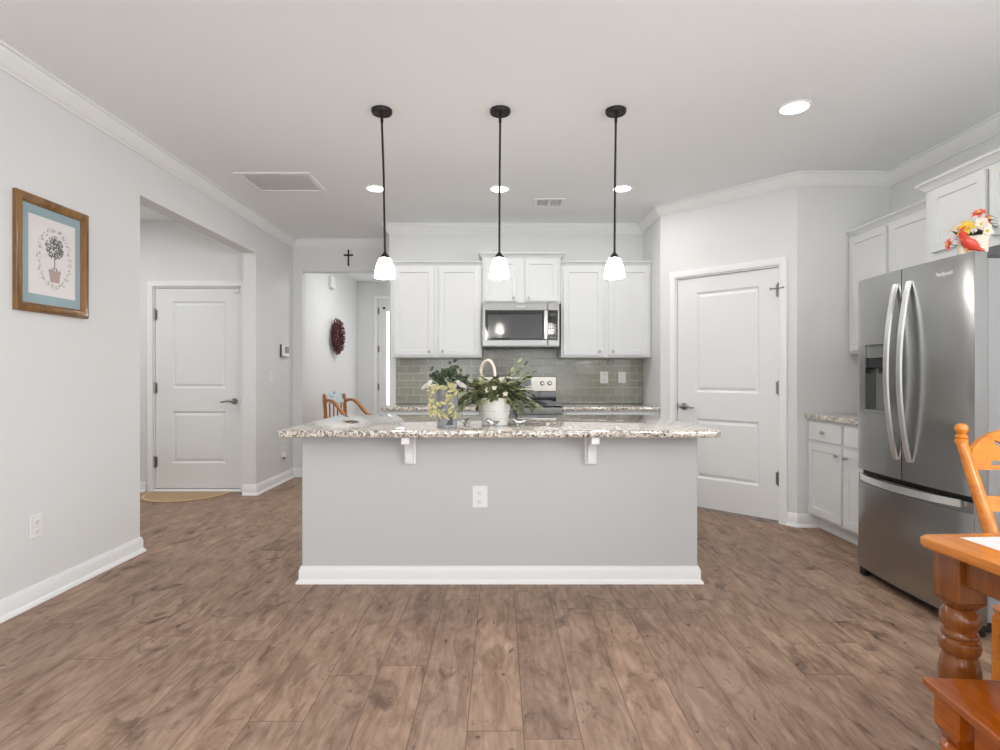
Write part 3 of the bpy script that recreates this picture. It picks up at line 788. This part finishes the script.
bm = B(); tube(bm, [(.05, -.05, .76), (RW-.05, -.05, .76)], .011, 12); tube(bm, [(.08, -.05, .76), (.08, -.005, .76)], .008, 8); tube(bm, [(RW-.08, -.05, .76), (RW-.08, -.005, .76)], .008, 8); mk('oven_handle', bm, 'barsteel', od)
bm = B(); box(bm, .005, RW-.005, -.004, .029, .05, .24, .004); mk('drawer', bm, 'steel', rg)
bm = B(); box(bm, 0, RW, .60, .655, 1.03, 1.183, .004); bg = mk('backguard', bm, M['guard'], rg)
bm = B(); box(bm, 0, RW, .606, .655, .8955, 1.0295); mk('lower_backguard', bm, 'blackglass', rg)
bm = B(); box(bm, .24, .50, .597, .5995, 1.085, 1.160); dp = mk('display', bm, 'blackglass', bg)
bm = B(); box(bm, .34, .40, .5962, .5969, 1.125, 1.145); mk('clock', bm, 'darkgrey', dp)
for kx in (.065, .14, .617, .694):
    bm = B(); lathe(bm, [(.024, .5995), (.024, .594), (.019, .590), (.017, .572), (.014, .569)], 18, (kx, 0, 1.115), 'y'); box(bm, kx-.003, kx+.003, .5665, .5688, 1.10, 1.131); mk('knob', bm, 'nickel', bg)

# ------------------------------------------------------------------ fridge
fr = thing('refrigerator', 'dark stainless french door refrigerator beside the corner counter', 'refrigerator', (2.163, 3.39, 0), -PI/2)
FW = .833
def fy(x): return .020*((2*x/FW-1)**2)-.020
def fprism(bm, x0, x1, z0, z1, back=.062, n=8, yo=0, rl=False, rr=False):
    pts = []
    for i in range(n+1):
        x = x0+(x1-x0)*i/n; y = fy(x)+yo
        e = 0
        if rl: e = max(e, 1-(x-x0)/.02)
        if rr: e = max(e, 1-(x1-x)/.02)
        pts.append((x, y+.006*max(0, e)**2))
    if rl: pts.insert(1, (x0+.007, fy(x0+.007)+.004+yo))
    if rr: pts.insert(-1, (x1-.007, fy(x1-.007)+.004+yo))
    pts += [(x1, back), (x0, back)]
    prism(bm, pts, lambda a, b: (a, b, z0), lambda a, b: (a, b, z1))
bm = B(); box(bm, .012, FW-.012, .076, .80, .06, 1.738, .004); mk('body', bm, 'fridgeside', fr)
bm = B(); box(bm, .022, FW-.022, .0625, .0755, .06, 1.73); mk('gasket_gap_shade', bm, 'black', fr)  # gasket strip coloured black as the shade in the door gap
DZ0, DZ1 = .640, 1.765
NX0, NX1, NZ0, NZ1 = .085, .262, .98, 1.375
bm = B()
fprism(bm, 0, .398, DZ0, NZ0, rl=True); fprism(bm, 0, .398, NZ1, DZ1, rl=True)
fprism(bm, 0, NX0, NZ0, NZ1, rl=True); fprism(bm, NX1, .398, NZ0, NZ1)
box(bm, NX0, NX1, .056, .062, NZ0, NZ1)
ld = mk('door', bm, 'fridge', fr)
bm = B(); box(bm, NX0, NX1, .004, .0555, NZ1-.075, NZ1-.0005); mk('dispenser_panel', bm, 'cyanlcd', ld)
bm = B(); box(bm, NX0-.008, NX1+.008, fy(NX0)-.002, .030, NZ0-.012, NZ0+.020); mk('dispenser_tray', bm, 'cyanlcd', ld)
bm = B(); box(bm, NX0+.004, NX1-.004, .006, .0555, NZ1-.135, NZ1-.0755, .004); box(bm, NX0+.06, NX1-.06, .030, .0555, NZ1-.165, NZ1-.136); mk('dispenser_nozzle', bm, 'black', ld)
bm = B(); box(bm, NX0+.002, NX1-.002, .054, .0558, NZ0+.021, NZ1-.076); mk('dispenser_niche', bm, 'niche', ld)
bm = B(); fprism(bm, .404, FW, DZ0, DZ1, rr=True); rd = mk('door', bm, 'fridge', fr)
bm = B(); fprism(bm, 0, FW, .055, .560, rl=True, rr=True); fprism(bm, .006, FW-.006, .560, .612, yo=.006); fd = mk('freezer_drawer', bm, 'fridge', fr)
bm = B(); box(bm, .01, FW-.01, .03, .0615, .613, .639); mk('drawer_gap_shade', bm, 'black', fr)  # black strip puts the shade between doors and drawer into colour
def vhandle(x, door):
    bm = B(); pts = []
    for i in range(15):
        t = i/14; z = .745+(1.690-.745)*t
        pts.append((x, fy(x)-.004-.054*math.sin(PI*t)**.8, z))
    tube(bm, pts, 1, flat=(.029, .012), up=(0, 1, 0))
    mk('handle', bm, 'barsteel', door)
vhandle(.362, ld); vhandle(.462, rd)
bm = B(); pts = []
for i in range(15):
    t = i/14; x = .055+(.775-.055)*t; pts.append((x, fy(x)-.006-.052*math.sin(PI*t)**.8, .600))
tube(bm, pts, 1, flat=(.034, .012), up=(0, 1, 0))
mk('handle', bm, 'barsteel', fd)
for x in (.05, FW-.09):
    bm = B(); box(bm, x-.035, x+.055, .085, .17, 1.7385, 1.760, .006); mk('hinge_cover', bm, 'darkgrey', fr)
bm = B(); box(bm, .03, FW-.03, .04, .70, .012, .054); box(bm, .0, .05, .01, .06, 0, .05, .008, 2); box(bm, FW-.05, FW, .01, .06, 0, .05, .008, 2); mk('kick_plate', bm, 'black', fr)
lx = 3.39-2.722
text_mesh('logo', 'Whirlpool', .030, rd, 'logo', Matrix.Translation((lx, fy(lx)-.0012, 1.690)) @ TX)

# ------------------------------------------------------------------ planter with cardinal on the fridge
pl = thing('flower_planter', 'cream planter of artificial flowers with red cardinal on the fridge', 'planter', (2.212, 2.622, 1.7657), -.55); pl.scale = (.78, .78, .95)
bm = B(); prism(bm, rrect(-.075, .075, -.045, .045, .02), lambda a, b: (a*.92, b*.92, 0), lambda a, b: (a, b, .085)); mk('pot', bm, 'cream', pl)
def chain_body(bm, spine):
    """smooth tapered body through (point, radius) rings"""
    tube(bm, [p for p, r in spine], [r for p, r in spine], 14)
bm = B()
chain_body(bm, [((-.062, -.052, .108), .003), ((-.060, -.054, .104), .013), ((-.056, -.056, .094), .0185), ((-.050, -.058, .078), .020), ((-.040, -.060, .060), .026), ((-.026, -.060, .044), .027), ((-.008, -.060, .030), .021), ((.010, -.060, .020), .011), ((.034, -.060, .008), .009), ((.048, -.060, .002), .004)])
tube(bm, [(-.060, -.054, .110), (-.052, -.055, .124), (-.040, -.056, .134)], [.010, .007, .001], 8)
petal(bm, (-.040, -.086, .062), (1, 0, -.62), (0, -1, .2), .075, .034, .05); petal(bm, (-.040, -.034, .062), (1, 0, -.62), (0, 1, .2), .075, .034, .05)
bd = mk('bird_figurine', bm, 'red', pl); bd['label'] = 'red cardinal figurine'
bm = B(); tube(bm, [(-.072, -.056, .096), (-.086, -.058, .094)], [.008, .001], 8); mk('beak', bm, 'orange', bd)
bm = B(); tube(bm, [(-.035, -.066, .035), (-.038, -.068, .004)], .003, 6); mk('leg', bm, 'orange', bd)
bm = B(); tube(bm, [(-.028, -.052, .035), (-.030, -.050, .004)], .003, 6); mk('leg', bm, 'orange', bd)
def flower(bm, c, axis, n, L, w, bend=.35):
    axis = Vector(axis).normalized(); a = axis.cross(Vector((0.2, .1, 1))).normalized(); b = axis.cross(a)
    for layer in range(2):
        for k in range(n):
            th = 2*PI*(k+.5*layer)/n; d = (a*math.cos(th)+b*math.sin(th)) + axis*(.35+.55*layer)
            petal(bm, c, d, axis, L*(1-.25*layer), w, bend)
for c, ax, m_, L in (((-.115, -.035, .055), (-1, -.4, .1), 'coral', .036), ((.030, .0, .195), (-.2, -.6, 1), 'coral', .044), ((.070, .005, .165), (.8, -.5, .4), 'coral', .030),
                     ((.035, -.03, .135), (0, -1, .4), 'wpetal', .046), ((-.030, -.03, .128), (-.3, -.8, .7), 'ypetal', .048), ((-.060, .01, .130), (-.8, -.5, .5), 'wpetal', .040), ((.06, -.035, .10), (.3, -1, .1), 'wpetal', .036)):
    bm = B(); flower(bm, c, ax, 6, L, L*.62); f = mk('flower', bm, m_, pl)
    bm = B(); bmesh.ops.create_icosphere(bm, subdivisions=1, radius=.008, matrix=Matrix.Translation(Vector(c)+Vector(ax).normalized()*.010)); mk('flower_centre', bm, 'ypetal', f)
bm = B()
for i in range(26):
    a = random.uniform(0, 2*PI); petal(bm, (random.uniform(-.06, .06), random.uniform(-.03, .03), .08), (math.cos(a)*1.2, math.sin(a)*.6-.2, random.uniform(.1, 1.0)), (0, 0, 1), random.uniform(.05, .085), .024)
for c in ((-.115, -.035, .055), (.030, .0, .185), (.070, .005, .155)): tube(bm, [(0, 0, .07), ((c[0])*.6, c[1]*.6, c[2]*.8), c], .0025, 6)
for k in range(4): petal(bm, (.075, 0, .12+.02*k), (1, -.4, .3-.2*k), (0, 0, 1), .045, .02)
mk('foliage', bm, 'darkleaf', pl)
bm = B()
for dx, dz in ((-.09, .10), (-.06, .125), (-.02, .14)): tube(bm, [(-.02, 0, .08), (dx*.7, -.01, dz+.04), (dx-.04, -.02, dz+.02)], .002, 6)
mk('sprigs', bm, 'ypetal', pl)

# ------------------------------------------------------------------ plants and small things on the island
CT = .9005
pp = thing('potted_cactus', 'holiday cactus in a ribbed white pot on the island', 'potted plant', (-.030, 3.37, CT))
bm = B()
prof = [(.070, 0), (.078, .002), (.081, .037), (.077, .039), (.077, .042), (.0835, .044), (.088, .077), (.084, .079), (.084, .082), (.0905, .084), (.095, .117), (.091, .119), (.091, .122), (.0975, .124), (.100, .160), (.102, .164), (.097, .164), (.092, .145), (.02, .140)]
lathe(bm, prof, 40); mk('pot', bm, 'pot', pp)
bm = B(); lathe(bm, [(.090, .141), (.085, .146), (.02, .150)], 24); mk('soil', bm, 'twig', pp)
def cactus_chain(bm, start, az, el, n, L, w, droop):
    p = Vector(start); 
    for i in range(n):
        d = Vector((math.cos(az)*math.cos(el), math.sin(az)*math.cos(el), math.sin(el)))
        up = Vector((-math.cos(az)*math.sin(el), -math.sin(az)*math.sin(el), math.cos(el))) + Vector((random.uniform(-.7, .7), random.uniform(-.7, .7), random.uniform(-.3, .3)))
        s = d.cross(up).normalized(); u = s.cross(d)
        rows = []
        for t, k in ((0, .3), (.14, .75), (.35, 1), (.65, 1), (.88, .75), (1.02, .3)):
            c = p+d*L*t; h = .0022
            rows.append([bm.verts.new(c-s*w*k/2), bm.verts.new(c+u*h), bm.verts.new(c+s*w*k/2), bm.verts.new(c-u*h)])
        for a, b in zip(rows, rows[1:]):
            for q in range(4): bm.faces.new((a[q], a[(q+1)%4], b[(q+1)%4], b[q]))
        bm.faces.new(rows[0]); bm.faces.new(rows[-1])
        p = p+d*L; el -= droop*random.uniform(.6, 1.4); az += random.uniform(-.15, .15)
bm = B()
for i in range(170):
    az = random.uniform(0, 2*PI)
    flatx = abs(math.cos(az))
    cactus_chain(bm, (random.gauss(0, .045), random.gauss(0, .040), .15), az, random.uniform(.2, 1.5), random.randint(3, 5+int(2.6*flatx)), .034, .031, random.uniform(.15, .36))
for az, el, n, dr in ((.1, 1.0, 9, .035), (.05, .72, 8, .03), (.2, 1.25, 8, .06), (.0, .85, 6, .02), (2.6, 1.2, 6, .12), (0.05, .95, 7, .10), (0.1, .55, 7, .05), (-.2, .5, 7, .22), (-.1, .75, 7, .22), (3.0, .45, 6, .25), (3.3, .6, 6, .22), (3.2, .3, 6, .25), (.2, .3, 7, .22), (-.5, .3, 6, .3), (2.7, .7, 7, .2), (.15, .85, 7, .04), (.3, .62, 7, .03), (3.0, .7, 6, .2), (3.15, .15, 5, .12), (0, .2, 8, .12), (-.1, .4, 8, .2), (3.05, .6, 7, .24), (3.25, .45, 7, .22), (2.9, .5, 7, .24), (3.4, .75, 7, .30), (3.15, .9, 7, .30), (-.3, .6, 8, .26), (3.5, .5, 7, .30), (-.05, 1.1, 7, .16)):
    cactus_chain(bm, (.02*math.cos(az), .02*math.sin(az), .15), az, el, n, .037, .028, dr)
mk('stems', bm, 'cactus', pp)
bm = B()
for c in ((-.045, -.085, .21), (.06, -.1, .19), (-.005, -.09, .225)):
    flower(bm, c, (0, -1, .2), 5, .018, .010)
mk('buds', bm, M['wpetal'], pp)

vz = thing('potted_ivy', 'yellow-green trailing plant in a grey metal vase on the island', 'potted plant', (-.302, 3.20, CT))
bm = B(); lathe(bm, [(.054, 0), (.057, .003), (.0565, .02), (.059, .10), (.063, .205), (.066, .21), (.066, .218), (.061, .218), (.058, .19), (.02, .185)], 36); mk('vase', bm, 'galv', vz)
bm = B(); prism(bm, [(-.012, .018), (.026, .020), (.024, .075), (.016, .082)], lambda a, b: (a+.012, -.0585-.0000, b), lambda a, b: (a+.012, -.064, b)); e_ = mk('dark_motif', bm, 'darkgrey', vz)
bm = B()
ring = [(-.072, .20), (-.062, .225), (-.035, .235), (-.005, .232), (.025, .228), (.05, .218), (.045, .19), (.02, .165), (-.01, .150), (-.04, .155), (-.07, .170), (-.085, .14), (-.075, .115), (-.05, .10), (-.03, .085), (-.01, .075), (.02, .085), (.03, .06), (-.09, .10), (-.06, .13)]
for x, z in ring:
    for k in range(3):
        a = math.atan2(z-.165, x+.02)+PI/2+random.uniform(-.9, .9)
        petal(bm, (x+random.uniform(-.012, .012), -.066-random.uniform(0, .02), z+random.uniform(-.008, .012)), (math.cos(a), -.25, math.sin(a)-.2), (0, -1, .3), random.uniform(.028, .050), .0155, .25)
tube(bm, [(-.02, -.02, .20), (-.075, -.062, .215), (-.088, -.072, .16), (-.05, -.070, .11), (.01, -.068, .07)], .0025, 6)
tube(bm, [(-.02, -.02, .20), (.01, -.07, .235), (.05, -.065, .20), (.0, -.07, .15)], .0025, 6)
mk('trailing_leaves', bm, 'yleaf', vz)
bm = B()
for i in range(190):
    q = random.random(); u = random.gauss(0, 1); v = random.gauss(0, 1)
    if q < .45: b0 = Vector((-.045+.028*u, .01+.02*random.random(), .278+.024*v))
    elif q < .75: b0 = Vector((.062+.032*u, .01+.02*random.random(), .268+.018*v))
    else: b0 = Vector((.028+.014*u, .015, .312+.024*v))
    a = random.uniform(0, 2*PI)
    petal(bm, b0, (math.cos(a), random.uniform(-.9, .5), math.sin(a)), (0, -1, .5), random.uniform(.020, .036), .019, .3)
for p in ((-.07, .31), (-.045, .31), (-.02, .30), (.02, .34), (.035, .33), (.06, .30), (.09, .29), (.04, .26), (-.04, .26)): tube(bm, [(0, 0, .16), (p[0]*.4, .008, .24), (p[0], .012, p[1])], .0025, 6)
mk('dark_leaves', bm, 'darkleaf', vz)
bm = B()
for bx, bz, dx in ((-.085, .27, -.3), (-.10, .25, -.8), (.06, .27, .4), (.075, .255, .8), (.055, .25, -.3), (-.08, .24, .2)):
    petal(bm, (bx, -.045, bz), (dx, -.4, -.5), (0, -1, .4), .05, .024, .3)
tube(bm, [(-.01, 0, .18), (-.05, -.03, .25), (-.085, -.045, .27)], .002, 6); tube(bm, [(.01, 0, .18), (.03, -.03, .25), (.06, -.045, .27)], .002, 6)
mk('pale_leaves', bm, 'paleleaf', vz)

def ornament(label, x, y, rot, s=1):
    t = thing('glass_ornament', label, 'ornament', (x, y, CTO), rot, 'small clear ornaments on the island')
    bm = B()
    chain_body(bm, [((-.030*s, 0, .032*s), .002*s), ((-.026*s, 0, .032*s), .008*s), ((-.018*s, 0, .029*s), .010*s), ((-.006*s, 0, .018*s), .0165*s), ((.008*s, 0, .016*s), .0155*s), ((.022*s, 0, .018*s), .009*s), ((.042*s, 0, .024*s), .003*s)])
    lathe(bm, [(.012*s, 0), (.012*s, .003*s), (.006*s, .005*s)], 14)
    mk('body', bm, 'crystal', t)
    bm = B(); tube(bm, [(-.030*s, 0, .032*s), (-.040*s, 0, .030*s)], [.003*s, .0005], 8); mk('beak', bm, 'steel', t)
    return t
CTO = CT
ornament('small clear glass ornament in front of the white pot', -.047, 3.255, .5, 1.2)
ornament('small clear glass ornament beside the white pot', .105, 3.36, 0, 1.15)
ornament('small clear glass ornament beside the grey vase', -.20, 3.33, 2.6, 1.25)

fc = thing('faucet', 'pale gooseneck faucet behind the plants on the island', 'faucet', (-.035, 3.86, CT))
bm = B(); lathe(bm, [(.027, 0), (.027, .006), (.020, .012), (.018, .05), (.014, .06)], 24); mk('base', bm, 'faucet', fc)
bm = B(); pts = [(0, 0, .05), (0, 0, .30)]
R_ = .050
for i in range(1, 13):
    a = PI*i/12; pts.append((-R_+R_*math.cos(a), .35*(-R_+R_*math.cos(a))*-1, .30+.10*math.sin(a)))
pts += [(-.100, .035, .27), (-.100, .035, .24)]
tube(bm, pts, .0115, 14); mk('spout', bm, 'faucet', fc)
bm = B(); tube(bm, [(.018, 0, .035), (.05, 0, .045), (.09, 0, .075)], [.008, .006, .005], 10); mk('lever', bm, 'faucet', fc)

# ------------------------------------------------------------------ hall: wreath, chair, doormat
wr = thing('berry_wreath', 'burgundy berry wreath hanging on the hall wall', 'wreath', (XL+.001, 8.22, 1.767), PI/2)
bm = B()
for k in range(5):
    ph_ = k*1.3; pts = []
    for i in range(41):
        a = 2*PI*i/40; rr = .185+.016*math.cos(5*a+ph_); pts.append((rr*math.cos(a), -.04+.018*math.sin(5*a+ph_), rr*math.sin(a)))
    tube(bm, pts, .009, 6)
mk('twig_ring', bm, 'twig', wr)
bm = B()
for i in range(560):
    a = random.uniform(0, 2*PI); th = random.uniform(-.5, PI+.5); q = random.uniform(.035, .082)
    rr = .185+q*math.cos(th); c = Vector((rr*math.cos(a), -.042-abs(q*math.sin(th))*.9, rr*math.sin(a)))
    bmesh.ops.create_icosphere(bm, subdivisions=1, radius=random.uniform(.008, .014), matrix=Matrix.Translation(c))
bo = mk('berries', bm, 'berries', wr); bo['kind'] = 'stuff'

hc = thing('armchair', 'oak armchair with blue floral headrest standing in the hall', 'chair', (-2.13, 7.325, 0), math.radians(53.1))
sw = .155
bm = B(); prism(bm, rrect(-.21, .21, -.46, .0, .04), lambda a, b: (a, b, .42), lambda a, b: (a, b, .455)); mk('seat', bm, 'hallwood', hc)
for s in (-1, 1):
    bm = B(); tube(bm, [(s*sw, .02, .456), (s*sw, .035, .70), (s*sw, .06, .925)], 1, flat=(.036, .03), up=(0, 1, 0)); lathe(bm, [(.012, .92), (.020, .935), (.016, .952), (.004, .958)], 10, (s*sw, .06, 0)); mk('back_post', bm, 'hallwood', hc)
    bm = B(); pts = []
    for t_, z in ((0, .855), (.08, .878), (.16, .872), (.24, .835), (.32, .775), (.40, .715), (.46, .69), (.50, .685)): pts.append((s*(sw+.02), .04-t_, z))
    tube(bm, pts, 1, flat=(.042, .030), up=(0, 0, 1)); tube(bm, [(s*(sw+.02), -.40, .70), (s*(sw+.02), -.40, .456)], .015, 10); mk('arm', bm, 'hallwood', hc)
    for yy in (-.41, -.03):
        bm = B(); tube(bm, [(s*.17, yy, .42), (s*.172, yy, .30), (s*.19, yy-(.03 if yy < -.2 else -.03), .0)], [.018, .021, .015], 10); mk('leg', bm, 'hallwood', hc)
bm = B(); out = [(-.125, .835)]
for i in range(13):
    u = -1+2*i/12; out.append((u*.125, .925+.065*(1-u*u)+.010*math.cos(i*PI)))
out += [(.125, .835)]
prism(bm, out, lambda a, b: (a, .035+(b-.7)*.1, b), lambda a, b: (a, .015+(b-.7)*.1, b)); mk('headrest_pad', bm, 'floral', hc)
for x in (-.09, -.03, .03, .09):
    bm = B(); tube(bm, [(x, .02, .456), (x, .038, .845)], .010, 8); mk('spindle', bm, 'hallwood', hc)
bm = B(); a_, b_ = .425, .47
pts = []
for i in range(33):
    a = PI*i/32; cx, sx = math.cos(a), math.sin(a)
    pts.append((cx*a_, -sx*b_))
prism(bm, pts, lambda a, b: (a, b, .0005), lambda a, b: (a, b, .010))
dm = tag(mk('doormat', bm, 'mat_rug', loc=(-3.155, 5.715, 0)), 'tan half-round doormat in front of the panelled side door', 'doormat')
bm = B(); path = [(x*.955, y*.955-.004) for x, y in pts]
sweep(bm, path[::-1], [(0, .0102), (0, .012), (.018, .012), (.018, .0102)]); mk('border', bm, M['oakline'] if 'oakline' in M else mat('mat_border', srgb(206, 180, 146), .95), dm)

# ------------------------------------------------------------------ dining table, bench, chair
def turned(bm, prof, n=28, c=(0, 0)): lathe(bm, prof, n, (c[0], c[1], 0))
leg_prof = [(.020,0),(.028,.01),(.030,.04),(.036,.10),(.046,.20),(.056,.30),(.061,.38),(.061,.415),(.056,.440),(.050,.452),(.050,.458),(.058,.466),(.061,.480),(.058,.494),(.050,.500),(.053,.504),(.055,.510),(.053,.516),(.048,.521),(.048,.526),(.056,.536),(.059,.552),(.056,.566),(.045,.578),(.040,.581)]
def corner_block(bm, x, y, hw, z0, z1, zc, r):
    """square leg block whose lower end is chamfered into the turning"""
    box(bm, x-hw, x+hw, y-hw, y+hw, z0, z1, .004)
    a = [bm.verts.new((x+i*hw*.97, y+j*hw*.97, z0+.002)) for i, j in ((-1,-1),(1,-1),(1,1),(-1,1))]
    b = [bm.verts.new((x+i*r, y+j*r, zc)) for i, j in ((-1,-1),(1,-1),(1,1),(-1,1))]
    bm.faces.new(a); bm.faces.new(b)
    for k in range(4): bm.faces.new((a[k], a[(k+1)%4], b[(k+1)%4], b[k]))
tb = thing('dining_table', 'oak dining table with white tiled top', 'table', (1.143, 1.545, 0), math.radians(3))
TW, TL = 1.14, 1.62
bm = B(); prism(bm, rrect(0, TW, -TL, 0, .03, 5), lambda a, b: (a, b, .7355), lambda a, b: (a, b, .7600))
bmesh.ops.bevel(bm, geom=[e for e in bm.edges if abs(e.verts[0].co.z-e.verts[1].co.z) < 1e-5], offset=.007, segments=3, affect='EDGES', profile=.5)
tp = mk('tabletop', bm, 'oak', tb)
bm = B(); box(bm, .10, TW-.10, -TL+.035, -.035, .755, .7606); mk('tile_inset', bm, 'wtile', tb)
bm = B()
for x0, x1, y0, y1 in ((.060, .080, -TL+.092, -.092), (TW-.080, TW-.060, -TL+.092, -.092), (.13, TW-.13, -.060, -.040), (.13, TW-.13, -TL+.040, -TL+.060)):
    box(bm, x0, x1, y0, y1, .650, .732, .003)
mk('apron', bm, 'oakdark', tb)
for lx_, ly_ in ((.084, -.052), (TW-.084, -.052), (.084, -TL+.052), (TW-.084, -TL+.052)):
    bm = B(); corner_block(bm, lx_, ly_, .041, .600, .732, .578, .024)
    turned(bm, [(r*.77, z) for r, z in leg_prof], 32, (lx_, ly_)); mk('leg', bm, 'oakdark', tb)
bn = thing('dining_bench', 'low amber wood bench tucked along the dining table', 'bench', (1.047, 1.39, 0), math.radians(-5))
BW, BL = .36, 1.05
bm = B(); box(bm, 0, BW, -BL, 0, .432, .452, .004, 2); mk('seat', bm, 'benchwood', bn)
bm = B()
for x0, x1, y0, y1 in ((.036, .054, -BL+.12, -.12), (BW-.054, BW-.036, -BL+.12, -.12), (.11, BW-.11, -.054, -.036), (.11, BW-.11, -BL+.036, -BL+.054)): box(bm, x0, x1, y0, y1, .345, .4315, .002)
mk('apron', bm, 'benchwood', bn)
for lx_, ly_ in ((.058, -.058), (BW-.058, -.058), (.058, -BL+.058), (BW-.058, -BL+.058)):
    bm = B(); corner_block(bm, lx_, ly_, .042, .352, .4315, .318, .022)
    turned(bm, [(r*.78, z*.56) for r, z in leg_prof], 24, (lx_, ly_)); mk('leg', bm, 'benchwood', bn)

ch = thing('dining_chair', 'honey oak dining chair with turned posts at the table end', 'chair', (1.80, 1.705, 0), 0)
cw = .215
bm = B(); prism(bm, rrect(-.228, .228, -.38, .115, .05), lambda a, b: (a*.96, b*.97, .425), lambda a, b: (a, b, .455)); mk('seat', bm, 'oak', ch)
for s in (-1, 1):
    bm = B()
    z0, z1 = .0, .965; pts, rr = [], []
    for z, r in ((.452, .020), (.60, .0215), (.75, .0205), (.90, .0180), (.965, .0165)):
        pts.append((s*cw, .0+max(0, z-.45)*.42 + (max(0, .45-z)*.12), z)); rr.append(r)
    tube(bm, pts, rr, 16)
    yt = (.965-.45)*.42
    lathe(bm, [(.0165, .962), (.020, .970), (.020, .977), (.015, .981), (.0195, .986), (.0195, .991), (.012, .997), (.015, 1.002), (.0195, 1.010), (.0205, 1.018), (.0175, 1.027), (.009, 1.033), (.002, 1.035)], 20, (s*cw, yt+.002, 0))
    mk('back_post', bm, 'oak', ch)
    bm = B(); turned(bm, [(.012, 0), (.016, .02), (.020, .15), (.023, .25), (.019, .30), (.024, .315), (.019, .33), (.021, .42)], 18, (s*.17, -.33)); mk('leg', bm, 'oak', ch)
    bm = B(); turned(bm, [(.013, 0), (.017, .02), (.020, .12), (.023, .24), (.022, .30), (.022, .43)], 18, (s*.199, .085)); mk('leg', bm, 'oak', ch)
def by(z): return (z-.45)*.42
# crest rail with cut-outs, as cells around the slots
bm = B()
def crest_top(x): u = x/.20; return .932+.085*max(0, 1-u*u)**.7
holes = [[(-.145, .896), (-.02, .896), (-.02, .911), (-.145, .911)], [(.02, .896), (.145, .896), (.145, .911), (.02, .911)]]
for sg in (-1, 1): holes.append([(sg*.125+a*sg, .925+b) for a, b in ((0, 0), (.010, .006), (.070-.0, -.022), (.060, -.030))] if False else [(sg*(.112-a), .966-b) for a, b in ((0, 0), (.007, -.012), (.070, .020), (.063, .032))])
outl = [(-.20, .882), (.20, .882), (.20, .928)] + [(.195-.39*i/24, crest_top(.195-.39*i/24)) for i in range(25)] + [(-.20, .928)]
loops = [outl]+holes; allv = []
es = []
for lp in loops:
    vs = [bm.verts.new((x, by(z)-.009, z)) for x, z in lp]
    es += [bm.edges.new((vs[i], vs[(i+1) % len(vs)])) for i in range(len(vs))]
bmesh.ops.triangle_fill(bm, use_beauty=True, use_dissolve=False, edges=es)
def inside(p, poly):
    c = False; j = len(poly)-1
    for i in range(len(poly)):
        if ((poly[i][1] > p[1]) != (poly[j][1] > p[1])) and p[0] < (poly[j][0]-poly[i][0])*(p[1]-poly[i][1])/(poly[j][1]-poly[i][1])+poly[i][0]: c = not c
        j = i
    return c
dead = [f for f in bm.faces if any(inside((f.calc_center_median().x, f.calc_center_median().z), h_) for h_ in holes)]
bmesh.ops.delete(bm, geom=dead, context='FACES_ONLY')
ex = bmesh.ops.extrude_face_region(bm, geom=list(bm.faces))
bmesh.ops.translate(bm, verts=[v for v in ex['geom'] if isinstance(v, bmesh.types.BMVert)], vec=(0, .018, 0))
mk('crest_rail', bm, 'oak', ch)
bm = B(); prism(bm, [(-.195, .755), (.195, .755), (.195, .800), (-.195, .800)], lambda a, b: (a, by(b)-.008, b), lambda a, b: (a, by(b)+.008, b)); mk('back_slat', bm, 'oak', ch)
for x in (-.12, -.06, 0, .06, .12):
    bm = B(); tube(bm, [(x, .01, .455), (x, by(.62), .62), (x, by(.755), .755)], [.009, .011, .008], 10); mk('spindle', bm, 'oak', ch)
bm = B(); tube(bm, [(-.199, .085, .20), (-.17, -.33, .20)], .010, 8); tube(bm, [(.199, .085, .20), (.17, -.33, .20)], .010, 8); tube(bm, [(-.185, -.12, .20), (.185, -.12, .20)], .010, 8); mk('stretcher', bm, 'oak', ch)
